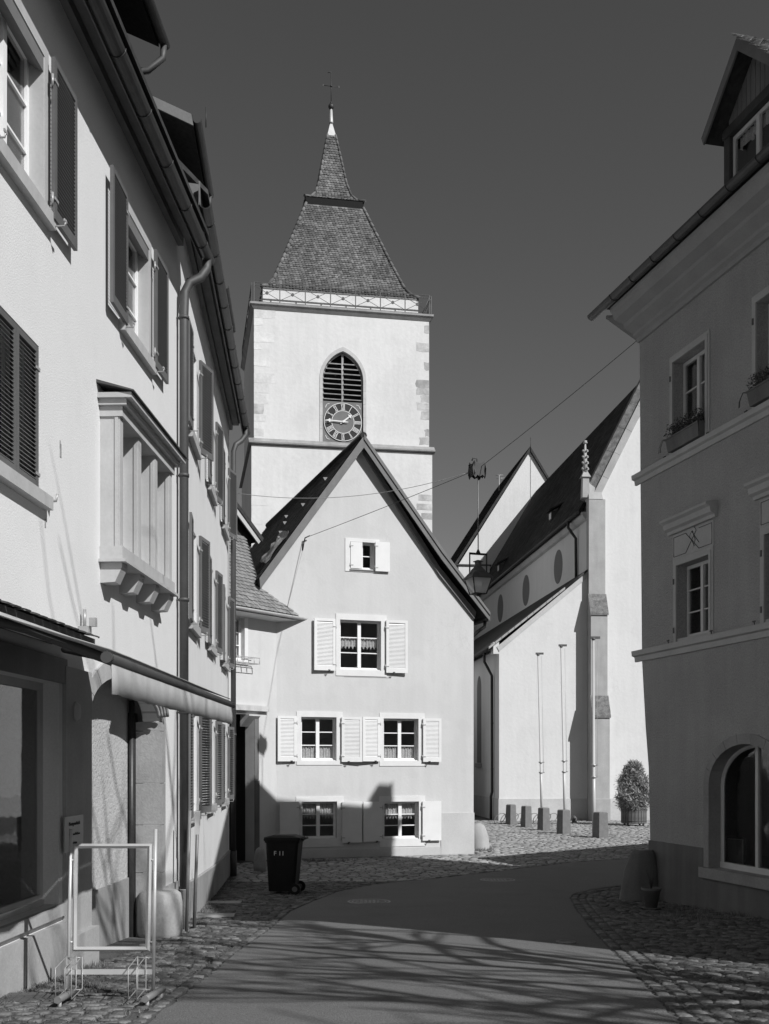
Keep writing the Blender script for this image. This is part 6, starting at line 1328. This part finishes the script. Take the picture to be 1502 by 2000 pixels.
for (p, q) in ((sp(138, 1680), sp(144, 1680)), (sp(136, 1840), sp(142, 1840)), (sp(296, 1680), sp(303, 1680)), (sp(294, 1840), sp(300, 1840))): MB().tube([rel(p), rel(q)], .008, 6).build('frame_clip', M['alu'], t)
e0, e1 = rel(sp(134, 1898)), rel(sp(298, 1898)); MB().box(e0.x, e1.x, -.014, .012, e0.z - .018, e0.z + .018).build('crossbar', M['alu'], t)
for (px, side) in ((150, -1), (282, 1)):
    for off_ in ((-18, 0, 12) if side < 0 else (-12, 4)):
        c = rel(sp(px + off_, 1898)); 
        mb = MB(); x = c.x; mb.tube([(x, -.02, c.z + .12), (x, -.02, c.z - .12), (x - .02, -.24, c.z - .155), (x - .02, -.24, c.z + .07), (x, -.02, c.z + .12)], .0045, 5); mb.build('wire_basket', M['steel'], t)
    for zz in (.11, -.13):
        x0 = rel(sp(px - 18, 1898)).x; x1 = rel(sp(px + 12, 1898)).x; MB().tube([(x0, -.02, e0.z + zz), (x1, -.02, e0.z + zz)], .004, 5).build('wire_rung', M['steel'], t)
for (x0, y0, x1, y1) in ((112, 1966, 148, 1946), (283, 1964, 318, 1943)):
    pa, pb = gp(x0, y0 + 4), gp(x1, y1 + 4); za = g(pa[1]) + .06
    A_ = Vector((pa[0], pa[1], g(pa[1]) + .06)) - ps; B_ = Vector((pb[0], pb[1], g(pb[1]) + .06)) - ps
    MB().tube([A_, B_], .026, 10).build('foot', M['steel_grey'], t)
    for q in (A_ + (B_ - A_) * .12, A_ + (B_ - A_) * .88): MB().tube([q - Vector((0, 0, .07)), q], .014, 8).build('foot_peg', M['alu'], t)

# two leaning posts with a narrow sign
p1, p2 = G3(364, 1820), G3(379, 1812); t = empty('post_pair_sign', p1, 0, 'two thin leaning metal posts with a narrow pale sign between their tops', 'sign post')
def tp(px, py, p): return Vector(((px - HX) / F * p.y, p.y, EYE + (HY - py) / F * p.y))
MB().tube([(0, 0, 0), tp(371, 1583, p1) - p1], .021, 10).build('post', M['steel_grey'], t); MB().tube([p2 - p1, tp(387, 1586, p2) - p1], .021, 10).build('post', M['steel_grey'], t)
a = tp(377, 1587, p1) - p1; b_ = tp(386, 1631, p1) - p1; MB().hull([(a.x, .10, b_.z), (b_.x, .12, b_.z), (b_.x, .132, b_.z), (a.x, .112, b_.z)], [(a.x + .01, .10, a.z), (b_.x + .01, .12, a.z), (b_.x + .01, .132, a.z), (a.x + .01, .112, a.z)]).build('sign_plate', M['sign'], t)

# hanging street lamp, cables, town emblem
A0 = hookW; B0 = RB.W(crn[0][0] + .02, .02, P(1, 1)[1] * 0 + RB.P(1250, 662)[1]); kx = .609
node = Vector(((932 - HX) / F * 22.7, 22.7, EYE + (HY - 917) / F * 22.7))
def sag(a, b, s, n=18): return [a + (b - a) * k / n - Vector((0, 0, s * 4 * (k / n) * (1 - k / n))) for k in range(n + 1)]
tag(MB().tube(sag(A0, node, .02), .007, 4).build('lamp_cable', M['iron_grey']), 'thin cable from the gabled house hook to the emblem above the lamp', 'cable')
tag(MB().tube(sag(node, B0, .03), .007, 4).build('lamp_cable', M['iron_grey']), 'thin cable from the emblem up to the eaves of the corner house', 'cable')
s_ = L2.W(E2 - .45, .2, zE(5.72)); tag(MB().tube(sag(s_, node - Vector((.15, 0, .05)), .28, 26), .006, 4).build('power_wire', M['zinc_light']), 'pale sagging wire from the row house downpipe to the lamp emblem', 'wire')
hkb = GB.W(GB.P(592, 1072)[0], .015, GB.P(592, 1072)[1]); hke = GB.W(GB.P(560, 1190)[0], .008, GB.P(560, 1190)[1]); tag(MB().tube([hkb, hke], .002, 4).build('wall_wire', M['zinc_light']), 'thin wire running down the gable wall from the hook', 'wire')
# emblem: four-sided scalloped plate cage
t = empty('emblem', node, .4, 'dark cut metal animal emblem at the top of the hanging lamp rod', 'emblem')
for k in range(4):
    an = k * math.pi / 2; wE = .12
    pts = [(-.14, -.16), (-.10, -.20), (-.06, -.14), (.0, -.17), (.06, -.13), (.12, -.17), (.15, -.10), (.12, .0), (.14, .10), (.10, .15), (.02, .10), (-.06, .11), (-.11, .16), (-.14, .08), (-.17, .0)]
    MB().prism(pts, -.004, .004).build('emblem_plate', M['iron'], t, (wE * math.sin(an), -wE * math.cos(an), 0), an)
MB().tube([(0, 0, .0), (0, 0, .22), (-.10, 0, .22), (-.12, 0, .17)], .015, 5).build('emblem_top', M['iron'], t)
sc_ = node.y / F
t = empty('street_lamp', node + Vector((.02, 0, -(1165 - 917) * sc_)), .35, 'old square lantern hanging on a long rod over the street', 'street lamp')
zl = lambda py: (1165 - py) * sc_
MB().tube([(0, 0, zl(932)), (0, 0, zl(1078))], .012, 8).build('rod', M['steel_grey'], t)
mb = MB(); w3 = .20; mb.box(-w3, w3, -.012, .012, zl(1084), zl(1080)); mb.box(-w3, -w3 + .022, -.011, .011, zl(1122), zl(1084)); mb.box(w3 - .022, w3, -.011, .011, zl(1122), zl(1084)); mb.lathe([(.05, 0), (.012, .08)], 8, (0, 0, zl(1080))); mb.build('hanger', M['iron'], t)
def sq(w_, z): return [(-w_, -w_, z), (w_, -w_, z), (w_, w_, z), (-w_, w_, z)]
mb = MB(); mb.hull(sq(.235, zl(1131)), sq(.235, zl(1128))); mb.hull(sq(.225, zl(1128)), sq(.15, zl(1119))); mb.lathe([(.17, zl(1122)), (.15, zl(1114)), (.09, zl(1108)), (.07, zl(1107)), (.07, zl(1098)), (.11, zl(1097)), (.03, zl(1094))], 16); mb.build('lantern_roof', M['iron_grey'], t)
zt_, zb_ = zl(1131), zl(1160)
for k in range(4):
    an = k * math.pi / 2; wt, wbm = .205, .125
    c, s_ = math.cos(an), math.sin(an)
    def rt_(x, y, z): return (x * c - y * s_, x * s_ + y * c, z)
    MB().add([rt_(-wbm, -wbm, zb_), rt_(wbm, -wbm, zb_), rt_(wt, -wt, zt_), rt_(-wt, -wt, zt_)], [(0, 1, 2, 3)]).build('lantern_pane', M['lamp_glass'], t)
    MB().tube([rt_(-wbm, -wbm, zb_ - .01), rt_(-wt, -wt, zt_)], .013, 5).tube([rt_(-wbm, -wbm, zb_), rt_(wbm, -wbm, zb_)], .012, 5).build('lantern_bar', M['iron'], t)
MB().lathe([(.02, -.05), (.08, -.02), (.10, 0)], 10, (0, 0, zb_)).build('lantern_base', M['iron'], t)

# weeds along the walls
def weeds(pts, n, hgt, label):
    V = []; Fc = []
    for _ in range(n):
        x, y = random.choice(pts); x += random.gauss(0, .05); y += random.gauss(0, .08); h = hgt * random.uniform(.3, 1.1); a = random.uniform(0, 6.3); z = g(y) - .01; b_ = len(V); w_ = .006
        V += [(x - w_ * math.cos(a), y - w_ * math.sin(a), z), (x + w_ * math.cos(a), y + w_ * math.sin(a), z), (x + random.gauss(0, .03), y + random.gauss(0, .03), z + h)]; Fc.append((b_, b_ + 1, b_ + 2))
    return MB().add(V, Fc).build('weeds', M['grass'], kind='stuff')
pl = []
for k in range(60): Y = 7.5 + k * .055; pl.append((wl(Y) + .05, Y))
for k in range(60): Y = 14.4 + k * .16; pl.append((-1.68 - .07 * Y + .08, Y))
pl += [gp(150 + random.uniform(-40, 40), 1905 + random.uniform(-8, 30)) for _ in range(40)] + [gp(random.uniform(395, 440), random.uniform(1765, 1785)) for _ in range(40)]
weeds(pl, 5000, .045, '')
pr_ = [gp(random.uniform(895, 960), random.uniform(1655, 1664)) for _ in range(50)] + [gp(random.uniform(1290, 1502), random.uniform(1772, 1800)) for _ in range(60)] + [gp(random.uniform(580, 700), 1682) for _ in range(20)]
weeds(pr_, 2500, .09, '')
sprig = [gp(random.uniform(118, 190), random.uniform(1885, 1905)) for _ in range(30)]
weeds(sprig, 900, .09, '')
# moss and grass in the joints of the near cobbles
jj = [(c[0] + c[2] * .5, c[1] + random.uniform(-.05, .05)) for c in left if c[1] < 13 and c[0] < -1.2 and random.random() < .5]
weeds(jj, 5000, .022, '')

# ================================================================== BARE TREE (behind the camera, casts the branch shade on the street)
tr = random.Random(21); TM = MB(); BM = MB()
tbase = Vector((7.5, 3.6, 0))
def branch(p, d, L_, r_, lev, mb):
    n_ = 6; pts = [p.copy()]; rs = [r_]; dd_ = d.copy()
    for k in range(n_):
        if pts[-1].z > 10.3: break
        if pts[-1].y > .2:
            q = pts[-1] + dd_ * L_ / n_; vx = HX + F * q.x / q.y; vy = HY + F * (EYE - q.z) / q.y
            if vx < 1640 and vy > -120: break
        dd_ = (dd_ + Vector((tr.gauss(0, .16), tr.gauss(0, .16), tr.gauss(.03, .10)))).normalized(); pts.append(pts[-1] + dd_ * L_ / n_); rs.append(r_ * (1 - .75 * (k + 1) / n_))
    if len(pts) < 2: return
    n_ = len(pts) - 1; mb.tube([tuple(q) for q in pts], rs, 6 if lev < 3 else 4)
    if lev < 3:
        for k in range(2, n_ + 1):
            for _ in range(1 if lev else 2):
                if tr.random() < (.97 if lev < 2 else .8):
                    a = tr.uniform(0, 2 * math.pi); side = Vector((math.cos(a), math.sin(a), tr.uniform(.0, .7))); nd = (dd_ * .55 + side * .8).normalized(); branch(pts[k], nd, L_ * tr.uniform(.55, .8), rs[k] * .8 + .010, lev + 1, BM)
branch(tbase, Vector((-.06, .08, 1)), 7.4, .22, 0, TM)
def finish_tree(tb, label):
    t = empty('bare_tree', tb, 0, label, 'tree'); off = lambda V: [(a - tb.x, b - tb.y, c) for a, b, c in V]
    TM.v = off(TM.v); BM.v = off(BM.v); TM.build('trunk', M['bark'], t); BM.build('branches', M['bark'], t, kind='stuff')
finish_tree(tbase, 'leafless street tree behind the viewpoint, nearest the corner house')
TM = MB(); BM = MB(); tr = random.Random(4); tb2 = Vector((8.5, -.3, 0)); branch(tb2, Vector((-.08, .03, 1)), 7.2, .21, 0, TM); finish_tree(tb2, 'second leafless street tree further back behind the viewpoint')
print('cobbles', NC, 'tiles', cnt, 'objects', len(bpy.data.objects), 'tris', sum(len(o.data.polygons) for o in bpy.data.objects if o.type == 'MESH'))
